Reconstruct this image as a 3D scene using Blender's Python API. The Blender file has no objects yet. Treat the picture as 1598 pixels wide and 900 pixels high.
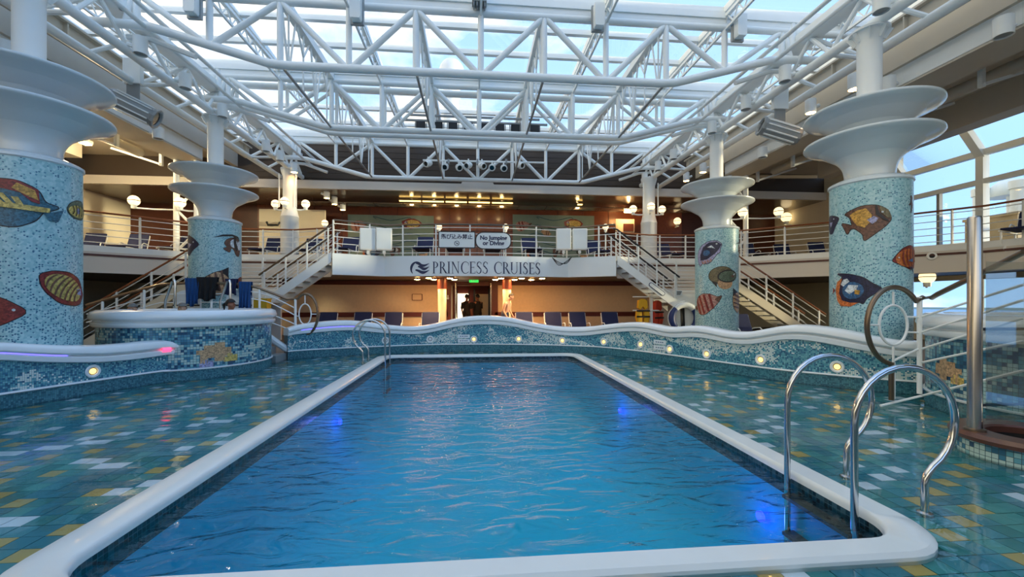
import bpy, bmesh, math, random
from mathutils import Vector, Matrix
random.seed(7)
PI = math.pi
SC = bpy.context.scene
COL = SC.collection
# ------------------------------------------------------------------ camera
F, CX, HY, PSI, EYE = 660.0, 799.0, 470.0, math.radians(5.1), 1.6
SN, CS = math.sin(PSI), math.cos(PSI)
cd = bpy.data.cameras.new('camera'); cam = bpy.data.objects.new('camera', cd); COL.objects.link(cam)
cd.sensor_width = 36; cd.lens = 36 * F / 1598; cd.shift_y = (HY - 450) / 1598
cd.clip_start = .05; cd.clip_end = 3000
cam.location = (0, 0, EYE); cam.rotation_euler = (PI / 2, 0, -PSI)
SC.camera = cam
vs = SC.view_settings
vs.view_transform = 'Standard'; vs.look = 'None'; vs.gamma = 1; vs.use_curve_mapping = False
vs.exposure = 1.12
# ------------------------------------------------------------------ world sky
W = bpy.data.worlds.new('sky'); SC.world = W; W.use_nodes = True
wt = W.node_tree; wt.nodes.clear()
def wn(t, **k):
    n = wt.nodes.new(t)
    for a, b in k.items(): setattr(n, a, b)
    return n
wo = wn('ShaderNodeOutputWorld'); bg = wn('ShaderNodeBackground'); tc = wn('ShaderNodeTexCoord')
mp = wn('ShaderNodeMapping'); mp.inputs['Scale'].default_value = (1, 1, 2.2)
nz = wn('ShaderNodeTexNoise'); nz.inputs['Scale'].default_value = 2.3; nz.inputs['Detail'].default_value = 7; nz.inputs['Roughness'].default_value = .55
cr = wn('ShaderNodeValToRGB'); cr.color_ramp.elements[0].position = .47; cr.color_ramp.elements[1].position = .66
cr.color_ramp.elements[0].color = (0, 0, 0, 1); cr.color_ramp.elements[1].color = (1, 1, 1, 1)
sx = wn('ShaderNodeSeparateXYZ')
hz = wn('ShaderNodeMapRange'); hz.inputs['From Min'].default_value = 0; hz.inputs['From Max'].default_value = .5
hz.inputs['To Min'].default_value = .16; hz.inputs['To Max'].default_value = -.06
lf = wn('ShaderNodeMath', operation='MULTIPLY_ADD'); lf.inputs[1].default_value = -.28
ad = wn('ShaderNodeMath', operation='ADD')
blue = wn('ShaderNodeMix', data_type='RGBA'); blue.inputs['A'].default_value = (.29, .49, .80, 1); blue.inputs['B'].default_value = (.28, .46, .78, 1)
mx = wn('ShaderNodeMix', data_type='RGBA'); mx.inputs['B'].default_value = (1.0, .89, .68, 1)
sea = wn('ShaderNodeMix', data_type='RGBA'); sea.inputs['A'].default_value = (.10, .17, .22, 1)
st = wn('ShaderNodeMath', operation='GREATER_THAN'); st.inputs[1].default_value = -.01
L = wt.links.new
L(tc.outputs['Generated'], mp.inputs['Vector']); L(mp.outputs[0], nz.inputs['Vector']); L(tc.outputs['Generated'], sx.inputs[0])
L(sx.outputs['Z'], hz.inputs['Value']); L(sx.outputs['X'], lf.inputs[0]); L(hz.outputs[0], lf.inputs[2])
L(nz.outputs['Fac'], ad.inputs[0]); L(lf.outputs[0], ad.inputs[1]); L(ad.outputs[0], cr.inputs[0])
L(sx.outputs['Z'], blue.inputs['Factor']); L(blue.outputs['Result'], mx.inputs['A']); L(cr.outputs[0], mx.inputs['Factor'])
L(sx.outputs['Z'], st.inputs[0]); L(st.outputs[0], sea.inputs['Factor']); L(mx.outputs['Result'], sea.inputs['B'])
L(sea.outputs['Result'], bg.inputs['Color']); bg.inputs['Strength'].default_value = .95
L(bg.outputs[0], wo.inputs['Surface'])
# low warm sun coming in over the right side
sd = bpy.data.lights.new('sun', 'SUN'); sd.energy = 2.0; sd.angle = math.radians(2); sd.color = (1.0, .82, .5)
so = bpy.data.objects.new('sun', sd); COL.objects.link(so)
so.rotation_euler = Vector((-.95, .28, -.025)).to_track_quat('-Z', 'Y').to_euler()
so.location = (30, -20, 12)
# ------------------------------------------------------------------ pixel helpers (direction only, distance from what is touched)
def ray(x, y):
    u = (x - CX) / F
    return (u * CS + SN, CS - u * SN, (HY - y) / F)
def onz(x, y, z):
    d = ray(x, y); t = (z - EYE) / d[2]; return Vector((d[0] * t, d[1] * t, z))
def ony(x, y, Y):
    d = ray(x, y); t = Y / d[1]; return Vector((d[0] * t, Y, EYE + d[2] * t))
def onx(x, y, X):
    d = ray(x, y); t = X / d[0]; return Vector((X, d[1] * t, EYE + d[2] * t))
# ------------------------------------------------------------------ materials
M = {}
def lin(c):
    return tuple((v / 12.92 if v <= .04045 else ((v + .055) / 1.055) ** 2.4) for v in [q / 255 for q in c])
def mat(name, rgb, rough=.5, metal=0, spec=.5, emit=None, es=0, noise=0, nscale=6, coat=0, bump=0):
    m = bpy.data.materials.new(name); m.use_nodes = True
    nt = m.node_tree; p = nt.nodes['Principled BSDF']
    c = lin(rgb)
    p.inputs['Base Color'].default_value = (*c, 1); p.inputs['Roughness'].default_value = rough
    p.inputs['Metallic'].default_value = metal; p.inputs['Specular IOR Level'].default_value = spec
    if coat: p.inputs['Coat Weight'].default_value = coat; p.inputs['Coat Roughness'].default_value = .08
    if emit: p.inputs['Emission Color'].default_value = (*lin(emit), 1); p.inputs['Emission Strength'].default_value = es
    if noise:
        t = nt.nodes.new('ShaderNodeTexCoord'); n = nt.nodes.new('ShaderNodeTexNoise'); n.inputs['Scale'].default_value = nscale; n.inputs['Detail'].default_value = 5
        r = nt.nodes.new('ShaderNodeMix'); r.data_type = 'RGBA'
        r.inputs['A'].default_value = (*[v * (1 - noise) for v in c], 1); r.inputs['B'].default_value = (*[min(1, v * (1 + noise)) for v in c], 1)
        nt.links.new(t.outputs['Object'], n.inputs['Vector']); nt.links.new(n.outputs['Fac'], r.inputs['Factor']); nt.links.new(r.outputs['Result'], p.inputs['Base Color'])
        if bump:
            b = nt.nodes.new('ShaderNodeBump'); b.inputs['Strength'].default_value = bump; b.inputs['Distance'].default_value = .01
            nt.links.new(n.outputs['Fac'], b.inputs['Height']); nt.links.new(b.outputs[0], p.inputs['Normal'])
    M[name] = m; return m
mat('white_paint', (238, 241, 238), .4, noise=.04, nscale=3)
mat('truss_white', (238, 242, 240), .42, noise=.05, nscale=2)
mat('bowl_white', (214, 224, 228), .22, coat=.4, noise=.03, nscale=2)
mat('cap_white', (232, 238, 240), .2, coat=.5, noise=.02, nscale=3)
mat('coping', (226, 230, 226), .3, coat=.3, noise=.04, nscale=5)
mat('cream', (222, 212, 188), .7, noise=.05, nscale=2)
mat('beige_steel', (196, 188, 172), .55, noise=.06, nscale=2)
mat('dark_ceiling', (68, 56, 46), .6, noise=.1, nscale=1.5)
mat('soffit_gloss', (120, 106, 92), .18, noise=.1, nscale=2)
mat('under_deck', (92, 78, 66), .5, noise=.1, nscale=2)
mat('fascia', (216, 210, 200), .5, noise=.04, nscale=2)
mat('fascia_blue', (226, 236, 240), .45, noise=.03, nscale=2)
mat('wood', (120, 62, 34), .35, noise=.3, nscale=8, coat=.2)
mat('wood_dark', (84, 40, 26), .4, noise=.3, nscale=4)
mat('wood_rail', (138, 80, 46), .3, noise=.25, nscale=9, coat=.3)
mat('bronze', (128, 110, 92), .28, metal=.85)
mat('steel', (205, 208, 210), .14, metal=1)
mat('steel_brushed', (188, 182, 174), .24, metal=1, noise=.1, nscale=12)
mat('dark_metal', (52, 54, 58), .45, metal=.4)
mat('grey_metal', (150, 154, 154), .4, metal=.2)
mat('black', (18, 18, 20), .6)
mat('black_lens', (12, 14, 18), .1, coat=.5)
mat('navy', (26, 36, 76), .8, noise=.12, nscale=20)
mat('navy_paint', (28, 44, 84), .4)
mat('sign_white', (222, 232, 236), .35)
mat('deck', (120, 106, 92), .6, noise=.15, nscale=6)
mat('upper_deck', (124, 98, 74), .6, noise=.15, nscale=6)
mat('wallpaper', (222, 196, 160), .7, noise=.1, nscale=9)
mat('maroon', (92, 34, 26), .45, noise=.15, nscale=5)
mat('globe', (255, 246, 224), .3, emit=(255, 226, 170), es=.75)
mat('lamp_warm', (255, 220, 160), .3, emit=(255, 190, 105), es=26)
mat('downlight_lens', (255, 220, 160), .3, emit=(255, 184, 105), es=62)
mat('lamp_pool', (255, 230, 160), .3, emit=(255, 206, 110), es=1.0)
mat('lamp_cold', (220, 230, 235), .25)
mat('violet_led', (120, 110, 255), .4, emit=(110, 100, 255), es=1.1)
mat('red_led', (255, 80, 110), .4, emit=(255, 60, 100), es=1.6)
mat('sunset_gold_glow', (255, 210, 110), .3, emit=(255, 206, 110), es=2.2)  # emission imitating sunset gold mirrored in the glossy soffit
mat('door_glow', (255, 236, 200), .4, emit=(255, 232, 190), es=1.3)
mat('exit_green', (60, 190, 90), .4, emit=(40, 200, 80), es=.7)
mat('skin_tan', (196, 148, 120), .55, noise=.06, nscale=10)
mat('skin_brown', (150, 96, 72), .55, noise=.06, nscale=10)
mat('hair_dark', (30, 24, 22), .6, noise=.2, nscale=30)
mat('hair_grey', (120, 116, 110), .7, noise=.2, nscale=30)
mat('cloth_black', (22, 20, 22), .85, noise=.15, nscale=15)
mat('towel_blue', (30, 74, 128), .95, noise=.18, nscale=25, bump=.6)
mat('shorts', (44, 50, 70), .8, noise=.1, nscale=15)
mat('jacket_yellow', (224, 168, 30), .7, noise=.12, nscale=12)
mat('jacket_orange', (206, 70, 44), .7, noise=.12, nscale=12)
mat('buoy_blue', (26, 50, 110), .5)
mat('yellow_box', (210, 170, 40), .5)
mat('brown_wood_ring', (92, 56, 46), .35, noise=.2, nscale=12, coat=.3)
mat('tan_box', (196, 168, 124), .6)
mat('pool_blue', (8, 186, 212), .5, noise=.08, nscale=.9)
mat('sea', (60, 110, 150), .25, noise=.15, nscale=.02)
mat('grout', (62, 112, 112), .6)
mat('mural_bg', (122, 148, 142), .5, noise=.15, nscale=3)
for k, c in dict(f_brown=(98, 66, 52), f_gold=(186, 140, 60), f_navy=(30, 32, 62), f_blue=(52, 92, 132), f_white=(196, 204, 208), f_orange=(188, 104, 50), f_red=(122, 40, 38), f_teal=(52, 98, 116), f_yellow=(192, 168, 92), f_green=(84, 100, 82), f_olive=(104, 94, 66), f_black=(26, 24, 30), f_pink=(170, 128, 118), f_tan=(184, 150, 112), f_lilac=(150, 150, 184)).items():
    m = mat(k, c, .4)
    nt = m.node_tree; p = nt.nodes['Principled BSDF']; t = nt.nodes.new('ShaderNodeTexCoord'); v = nt.nodes.new('ShaderNodeTexVoronoi'); v.inputs['Scale'].default_value = 38
    hs = nt.nodes.new('ShaderNodeHueSaturation'); hs.inputs['Color'].default_value = (*lin(c), 1)
    mr = nt.nodes.new('ShaderNodeMapRange'); mr.inputs['To Min'].default_value = .6; mr.inputs['To Max'].default_value = 1.5
    sp = nt.nodes.new('ShaderNodeSeparateColor')
    nt.links.new(t.outputs['Object'], v.inputs['Vector']); nt.links.new(v.outputs['Color'], sp.inputs[0]); nt.links.new(sp.outputs[0], mr.inputs['Value'])
    nt.links.new(mr.outputs[0], hs.inputs['Value']); nt.links.new(hs.outputs[0], p.inputs['Base Color'])

def glass(name, tint=(1, 1, 1), refl=1.0, rough=.0, ior=1.45, base=0.0):
    m = bpy.data.materials.new(name); m.use_nodes = True; nt = m.node_tree; nt.nodes.clear()
    o = nt.nodes.new('ShaderNodeOutputMaterial'); mixn = nt.nodes.new('ShaderNodeMixShader')
    t = nt.nodes.new('ShaderNodeBsdfTransparent'); t.inputs[0].default_value = (*tint, 1)
    g = nt.nodes.new('ShaderNodeBsdfGlossy'); g.inputs['Roughness'].default_value = rough
    fr = nt.nodes.new('ShaderNodeFresnel'); fr.inputs[0].default_value = ior
    mu = nt.nodes.new('ShaderNodeMath'); mu.operation = 'MULTIPLY_ADD'; mu.inputs[1].default_value = refl; mu.inputs[2].default_value = base
    nt.links.new(fr.outputs[0], mu.inputs[0]); nt.links.new(mu.outputs[0], mixn.inputs[0])
    nt.links.new(t.outputs[0], mixn.inputs[1]); nt.links.new(g.outputs[0], mixn.inputs[2]); nt.links.new(mixn.outputs[0], o.inputs[0])
    M[name] = m; return m, nt, g, fr
glass('roof_glass', (.98, .99, .99), .1)
glass('window_glass', (.94, .98, .98), .35)
glass('screen_glass', (.95, .98, .97), .6, base=.02)
def water(name, tint, scale, strength, ior=1.33, stretch=(1, 1, 1), dist=.04):
    m, nt, g, fr = glass(name, tint, 1.0, .02, ior)
    t = nt.nodes.new('ShaderNodeTexCoord'); mpn = nt.nodes.new('ShaderNodeMapping'); mpn.inputs['Scale'].default_value = stretch
    n = nt.nodes.new('ShaderNodeTexNoise'); n.inputs['Scale'].default_value = scale; n.inputs['Detail'].default_value = 5; n.inputs['Roughness'].default_value = .42; n.inputs['Distortion'].default_value = .9
    b = nt.nodes.new('ShaderNodeBump'); b.inputs['Strength'].default_value = strength; b.inputs['Distance'].default_value = dist
    nt.links.new(t.outputs['Object'], mpn.inputs[0]); nt.links.new(mpn.outputs[0], n.inputs['Vector'])
    nt.links.new(n.outputs['Fac'], b.inputs['Height']); nt.links.new(b.outputs[0], g.inputs['Normal']); nt.links.new(b.outputs[0], fr.inputs['Normal'])
water('pool_water', (.5, .97, .97), 3.2, 1.0, stretch=(.8, 1.6, 1), dist=.075)
water('film_water', (.95, .99, .99), 2.2, .45, stretch=(.8, 1.3, 1), dist=.025)

def nodes_for(name, rough=.25):
    m = bpy.data.materials.new(name); m.use_nodes = True; M[name] = m
    p = m.node_tree.nodes['Principled BSDF']; p.inputs['Roughness'].default_value = rough
    return m.node_tree, p
def mosaic(name, size, cols, bigscale=1.1, white=(176, 204, 200), wpos=(.52, .64), extra=None):
    nt, p = nodes_for(name, .22)
    N = nt.nodes.new; Lk = nt.links.new
    uv = N('ShaderNodeUVMap'); sc = N('ShaderNodeVectorMath'); sc.operation = 'SCALE'; sc.inputs['Scale'].default_value = 1 / size
    fl = N('ShaderNodeVectorMath'); fl.operation = 'FLOOR'; fr = N('ShaderNodeVectorMath'); fr.operation = 'FRACTION'
    wn_ = N('ShaderNodeTexWhiteNoise'); wn_.noise_dimensions = '3D'
    ramp = N('ShaderNodeValToRGB'); ramp.color_ramp.interpolation = 'CONSTANT'
    e = ramp.color_ramp.elements
    for i, c in enumerate(cols):
        el = e[i] if i < 2 else e.new(i / len(cols))
        el.position = i / len(cols); el.color = (*lin(c), 1)
    Lk(uv.outputs[0], sc.inputs[0]); Lk(sc.outputs[0], fl.inputs[0]); Lk(sc.outputs[0], fr.inputs[0]); Lk(fl.outputs[0], wn_.inputs['Vector']); Lk(wn_.outputs['Value'], ramp.inputs[0])
    # swirls of white pieces
    big = N('ShaderNodeTexNoise'); big.inputs['Scale'].default_value = bigscale; big.inputs['Detail'].default_value = 3; big.inputs['Distortion'].default_value = 1.2
    bm_ = N('ShaderNodeVectorMath'); bm_.operation = 'MULTIPLY'; bm_.inputs[1].default_value = (size, size * 2.4, 1)
    Lk(fl.outputs[0], bm_.inputs[0]); Lk(bm_.outputs[0], big.inputs['Vector'])
    r2 = N('ShaderNodeMapRange'); r2.inputs['From Min'].default_value = wpos[0]; r2.inputs['From Max'].default_value = wpos[1]; r2.inputs['To Max'].default_value = .75
    Lk(big.outputs['Fac'], r2.inputs['Value'])
    sp = N('ShaderNodeSeparateColor'); Lk(wn_.outputs['Color'], sp.inputs[0])
    lt = N('ShaderNodeMath'); lt.operation = 'LESS_THAN'; Lk(sp.outputs[1], lt.inputs[0]); Lk(r2.outputs[0], lt.inputs[1])
    m1 = N('ShaderNodeMix'); m1.data_type = 'RGBA'; m1.inputs['B'].default_value = (*lin(white), 1)
    Lk(lt.outputs[0], m1.inputs['Factor']); Lk(ramp.outputs[0], m1.inputs['A'])
    # grout
    s2 = N('ShaderNodeSeparateXYZ'); Lk(fr.outputs[0], s2.inputs[0])
    mn = N('ShaderNodeMath'); mn.operation = 'MINIMUM'; Lk(s2.outputs[0], mn.inputs[0]); Lk(s2.outputs[1], mn.inputs[1])
    gt = N('ShaderNodeMath'); gt.operation = 'LESS_THAN'; gt.inputs[1].default_value = .10; Lk(mn.outputs[0], gt.inputs[0])
    m2 = N('ShaderNodeMix'); m2.data_type = 'RGBA'; m2.inputs['B'].default_value = (*lin((58, 88, 96)), 1)
    Lk(gt.outputs[0], m2.inputs['Factor']); Lk(m1.outputs['Result'], m2.inputs['A']); Lk(m2.outputs['Result'], p.inputs['Base Color'])
mosaic('wall_mosaic', .026, [(84, 150, 168), (104, 172, 186), (52, 104, 136), (122, 186, 198), (64, 124, 156), (92, 162, 178)], .75, (214, 230, 226), (.46, .58))
mosaic('spa_mosaic', .05, [(62, 122, 150), (92, 156, 172), (42, 78, 112), (84, 140, 166), (132, 182, 188), (50, 100, 130)], wpos=(.5, .62))
mosaic('base_mosaic', .026, [(58, 116, 132), (70, 130, 146), (48, 98, 118), (78, 138, 152)], wpos=(.9, .95))
mosaic('waterline', .04, [(26, 44, 52), (38, 66, 76), (20, 32, 40), (52, 76, 84)], wpos=(.9, .95))
def pebble(name, bgc, dots, size):
    nt, p = nodes_for(name, .3); N = nt.nodes.new; Lk = nt.links.new
    uv = N('ShaderNodeUVMap'); v = N('ShaderNodeTexVoronoi'); v.inputs['Scale'].default_value = 1 / size; v.inputs['Randomness'].default_value = .85
    v.voronoi_dimensions = '2D'
    Lk(uv.outputs[0], v.inputs['Vector'])
    sp = N('ShaderNodeSeparateColor'); Lk(v.outputs['Color'], sp.inputs[0])
    s = N('ShaderNodeSeparateXYZ'); Lk(uv.outputs[0], s.inputs[0])
    th = N('ShaderNodeMapRange'); th.inputs['From Min'].default_value = .8; th.inputs['From Max'].default_value = 3.0; th.inputs['To Min'].default_value = .42; th.inputs['To Max'].default_value = .14
    big = N('ShaderNodeTexNoise'); big.inputs['Scale'].default_value = 1.4; Lk(uv.outputs[0], big.inputs['Vector'])
    ma = N('ShaderNodeMath'); ma.operation = 'MULTIPLY_ADD'; ma.inputs[1].default_value = .35; Lk(big.outputs['Fac'], ma.inputs[0]); 
    sb = N('ShaderNodeMath'); sb.operation = 'SUBTRACT'; sb.inputs[1].default_value = .17
    Lk(s.outputs[1], th.inputs['Value']); Lk(th.outputs[0], ma.inputs[2]); Lk(ma.outputs[0], sb.inputs[0])
    lt = N('ShaderNodeMath'); lt.operation = 'LESS_THAN'; Lk(sp.outputs[0], lt.inputs[0]); Lk(sb.outputs[0], lt.inputs[1])
    near = N('ShaderNodeMath'); near.operation = 'LESS_THAN'; near.inputs[1].default_value = .38; Lk(v.outputs['Distance'], near.inputs[0])
    mu = N('ShaderNodeMath'); mu.operation = 'MULTIPLY'; Lk(lt.outputs[0], mu.inputs[0]); Lk(near.outputs[0], mu.inputs[1])
    br = N('ShaderNodeValToRGB'); br.color_ramp.elements[0].color = (*lin(bgc[0]), 1); br.color_ramp.elements[1].color = (*lin(bgc[1]), 1); Lk(sp.outputs[1], br.inputs[0])
    dr = N('ShaderNodeValToRGB'); dr.color_ramp.elements[0].color = (*lin(dots[0]), 1); dr.color_ramp.elements[1].color = (*lin(dots[1]), 1); Lk(sp.outputs[2], dr.inputs[0])
    m1 = N('ShaderNodeMix'); m1.data_type = 'RGBA'; Lk(mu.outputs[0], m1.inputs['Factor']); Lk(br.outputs[0], m1.inputs['A']); Lk(dr.outputs[0], m1.inputs['B'])
    Lk(m1.outputs['Result'], p.inputs['Base Color'])
pebble('column_mosaic', [(132, 182, 190), (176, 210, 214)], [(34, 84, 122), (84, 142, 162)], .032)
# per tile colour from an attribute
nt, p = nodes_for('tile_glaze', .16)
at_ = nt.nodes.new('ShaderNodeAttribute'); at_.attribute_name = 'tint'; at_.attribute_type = 'GEOMETRY'
nt.links.new(at_.outputs['Color'], p.inputs['Base Color'])
TILE_COLS = [(70, 146, 146), (82, 158, 156), (62, 134, 148), (76, 150, 160), (66, 140, 138), (90, 164, 158)]
for i, c in enumerate(TILE_COLS): mat('tile_%d' % i, c, .16, noise=.08, nscale=4)
mat('tile_white', (234, 242, 246), .16, noise=.04, nscale=4); mat('tile_yellow', (204, 176, 104), .16, noise=.08, nscale=4)
# ------------------------------------------------------------------ mesh builder
class MB:
    def __init__(s): s.v = []; s.f = []; s.uv = None
    def quad(s, a, b, c, d):
        i = len(s.v); s.v += [tuple(a), tuple(b), tuple(c), tuple(d)]; s.f.append((i, i + 1, i + 2, i + 3)); return s
    def box(s, lo, hi):
        x0, y0, z0 = lo; x1, y1, z1 = hi; i = len(s.v)
        s.v += [(x0, y0, z0), (x1, y0, z0), (x1, y1, z0), (x0, y1, z0), (x0, y0, z1), (x1, y0, z1), (x1, y1, z1), (x0, y1, z1)]
        s.f += [tuple(i + k for k in q) for q in ((3, 2, 1, 0), (4, 5, 6, 7), (0, 1, 5, 4), (1, 2, 6, 5), (2, 3, 7, 6), (3, 0, 4, 7))]; return s
    def beam(s, a, b, w, h, up=(0, 0, 1)):
        a, b = Vector(a), Vector(b); d = (b - a).normalized(); u = Vector(up)
        r = d.cross(u)
        if r.length < 1e-4: u = Vector((0, 1, 0)); r = d.cross(u)
        r.normalize(); u = r.cross(d).normalized(); i = len(s.v)
        for q in (a, b):
            for sx_, sz_ in ((-1, -1), (1, -1), (1, 1), (-1, 1)): s.v.append(tuple(q + r * (sx_ * w / 2) + u * (sz_ * h / 2)))
        s.f += [tuple(i + k for k in q) for q in ((0, 1, 2, 3), (7, 6, 5, 4), (0, 4, 5, 1), (1, 5, 6, 2), (2, 6, 7, 3), (3, 7, 4, 0))]; return s
    def tube(s, pts, r, n=8, closed=False, cap=True):
        pts = [Vector(q) for q in pts]; m = len(pts); i0 = len(s.v); prev = None
        for k in range(m):
            if closed: d = pts[(k + 1) % m] - pts[k - 1]
            else: d = pts[min(k + 1, m - 1)] - pts[max(k - 1, 0)]
            d.normalize()
            if prev is None:
                u = Vector((0, 0, 1)) if abs(d.z) < .9 else Vector((0, 1, 0))
                a = d.cross(u).normalized()
            else:
                a = (prev - d * prev.dot(d)).normalized()
            prev = a; b = d.cross(a); rr = r[k] if isinstance(r, (list, tuple)) else r
            for j in range(n):
                t = 2 * PI * j / n; s.v.append(tuple(pts[k] + (a * math.cos(t) + b * math.sin(t)) * rr))
        for k in range(m if closed else m - 1):
            for j in range(n):
                p0 = i0 + k * n; p1 = i0 + ((k + 1) % m) * n
                s.f.append((p0 + j, p0 + (j + 1) % n, p1 + (j + 1) % n, p1 + j))
        if cap and not closed:
            s.f.append(tuple(i0 + n - 1 - j for j in range(n))); s.f.append(tuple(i0 + (m - 1) * n + j for j in range(n)))
        return s
    def lathe(s, prof, n=32, c=(0, 0), close=False, a0=0, a1=2 * PI):
        i0 = len(s.v); m = len(prof); full = abs(a1 - a0 - 2 * PI) < 1e-6; cols = n if full else n + 1
        for k in range(cols):
            t = a0 + (a1 - a0) * k / n
            for r, z in prof: s.v.append((c[0] + r * math.cos(t), c[1] + r * math.sin(t), z))
        for k in range(n):
            k2 = (k + 1) % cols
            for j in range(m - 1 if not close else m):
                j2 = (j + 1) % m
                s.f.append((i0 + k * m + j, i0 + k2 * m + j, i0 + k2 * m + j2, i0 + k * m + j2))
        return s
    def ball(s, c, r, n=16, m=10, sz=1):
        c = Vector(c); i0 = len(s.v)
        for k in range(m + 1):
            ph = PI * k / m
            for j in range(n):
                t = 2 * PI * j / n; s.v.append((c.x + r * math.sin(ph) * math.cos(t), c.y + r * math.sin(ph) * math.sin(t), c.z + sz * r * math.cos(ph)))
        for k in range(m):
            for j in range(n):
                s.f.append((i0 + k * n + j, i0 + (k + 1) * n + j, i0 + (k + 1) * n + (j + 1) % n, i0 + k * n + (j + 1) % n))
        return s
    def prism(s, poly, y0, y1, fn=None):
        # polygon in (x,z) extruded along y ; fn maps each point
        fn = fn or (lambda q: q); i = len(s.v); n = len(poly)
        s.v += [tuple(fn((x, y0, z))) for x, z in poly] + [tuple(fn((x, y1, z))) for x, z in poly]
        s.f.append(tuple(range(i, i + n))); s.f.append(tuple(range(i + 2 * n - 1, i + n - 1, -1)))
        for k in range(n): s.f.append((i + k, i + n + k, i + n + (k + 1) % n, i + (k + 1) % n))
        return s
    def move(s, mtx):
        s.v = [tuple(mtx @ Vector(q)) for q in s.v]; return s
    def build(s, name, material, parent=None, smooth=True, ang=40, fix=True):
        me = bpy.data.meshes.new(name); me.from_pydata(s.v, [], s.f)
        if fix:
            b = bmesh.new(); b.from_mesh(me); bmesh.ops.recalc_face_normals(b, faces=b.faces); b.to_mesh(me); b.free()
        if s.uv:
            ul = me.uv_layers.new(name='UVMap')
            for l in me.loops: ul.data[l.index].uv = s.uv[l.vertex_index]
        me.materials.append(M[material] if isinstance(material, str) else material)
        if smooth:
            me.polygons.foreach_set('use_smooth', [True] * len(me.polygons)); me.set_sharp_from_angle(angle=math.radians(ang))
        return link(name, me, parent)
def link(name, data, parent=None):
    o = bpy.data.objects.new(name, data); COL.objects.link(o)
    if parent is not None: o.parent = parent
    return o
def tag(o, label=None, cat=None, group=None, kind=None):
    if label: o['label'] = label
    if cat: o['category'] = cat
    if group: o['group'] = group
    if kind: o['kind'] = kind
    return o
def thing(name, label, cat, loc=(0, 0, 0), rz=0, group=None):
    o = link(name, None); o.location = loc; o.rotation_euler = (0, 0, rz); o.empty_display_size = .1
    return tag(o, label, cat, group)
def struct(name, label=None):
    o = link(name, None); o['kind'] = 'structure'
    if label: o['label'] = label
    return o
def dup(root, loc=None, rz=None, label=None, group=None):
    r = root.copy(); COL.objects.link(r)
    if loc is not None: r.location = loc
    if rz is not None: r.rotation_euler = (0, 0, rz)
    if label: r['label'] = label
    if group: r['group'] = group
    for ch in list(root.children):
        c = ch.copy(); COL.objects.link(c); c.parent = r
        for g in list(ch.children):
            d = g.copy(); COL.objects.link(d); d.parent = c
    return r
def lampobj(name, kind, energy, color, loc, parent=None, size=.1, rot=None):
    d = bpy.data.lights.new(name, kind); d.energy = energy; d.color = color
    if kind == 'POINT': d.shadow_soft_size = size
    if kind == 'SPOT': d.shadow_soft_size = size; d.spot_size = 2.2; d.spot_blend = .6
    if kind == 'AREA': d.size = size
    o = link(name, d, parent); o.location = loc
    if rot: o.rotation_euler = rot
    return o
def smoothpath(pts, k=6):
    pts = [Vector(q) for q in pts]; out = []
    for i in range(len(pts) - 1):
        p0 = pts[max(i - 1, 0)]; p1 = pts[i]; p2 = pts[i + 1]; p3 = pts[min(i + 2, len(pts) - 1)]
        for j in range(k):
            t = j / k
            out.append(.5 * ((2 * p1) + (p2 - p0) * t + (2 * p0 - 5 * p1 + 4 * p2 - p3) * t * t + (3 * p1 - p0 - 3 * p2 + p3) * t ** 3))
    out.append(pts[-1]); return out
def interp(tab, x):
    if x <= tab[0][0]: return tab[0][1:]
    for a, b in zip(tab, tab[1:]):
        if x <= b[0]:
            t = (x - a[0]) / (b[0] - a[0]); t2 = t
            return tuple(p + (q - p) * t2 for p, q in zip(a[1:], b[1:]))
    return tab[-1][1:]
ORD = ['first', 'second', 'third', 'fourth', 'fifth', 'sixth', 'seventh', 'eighth', 'ninth', 'tenth', 'eleventh', 'twelfth', 'thirteenth', 'fourteenth', 'fifteenth']
XC = .15
#@@STRUCT
# ================================================================== SETTING: pool, floor, low walls
def rrect(x0, x1, y0, y1, r, n=8):
    out = []
    for cx, cy, a in ((x1 - r, y1 - r, 0), (x0 + r, y1 - r, PI / 2), (x0 + r, y0 + r, PI), (x1 - r, y0 + r, 1.5 * PI)):
        for k in range(n + 1):
            t = a + PI / 2 * k / n; out.append((cx + r * math.cos(t), cy + r * math.sin(t)))
    return out
PX0, PX1, PY0, PY1 = -2.39, 2.85, 2.54, 12.2
inner = rrect(PX0, PX1, PY0, PY1, .30); outer = rrect(PX0 - .31, PX1 + .24, PY0 - .20, PY1 + .16, .42)
N_ = len(inner)
b = MB()
rings = []
for prof in ((outer, 0, -.02), (outer, 0, .045), (outer, .12, .07), (outer, .9, .07), (outer, .97, .055), (outer, 1.0, .03), (outer, 1.0, .0)):
    ring = []
    for k in range(N_):
        o_, i_ = outer[k], inner[k]; t = prof[1]
        ring.append((o_[0] + (i_[0] - o_[0]) * t, o_[1] + (i_[1] - o_[1]) * t, prof[2]))
    rings.append(ring)
b.v = [q for r in rings for q in r]
for j in range(len(rings) - 1):
    for k in range(N_): b.f.append((j * N_ + k, j * N_ + (k + 1) % N_, (j + 1) * N_ + (k + 1) % N_, (j + 1) * N_ + k))
cop = b.build('pool_coping', 'coping'); tag(cop, 'white rounded coping edge framing the rectangular swimming pool', 'pool edge')
pool = thing('swimming_pool', 'blue rectangular swimming pool basin sunk in the tiled deck', 'pool', (0, 0, 0))
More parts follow.
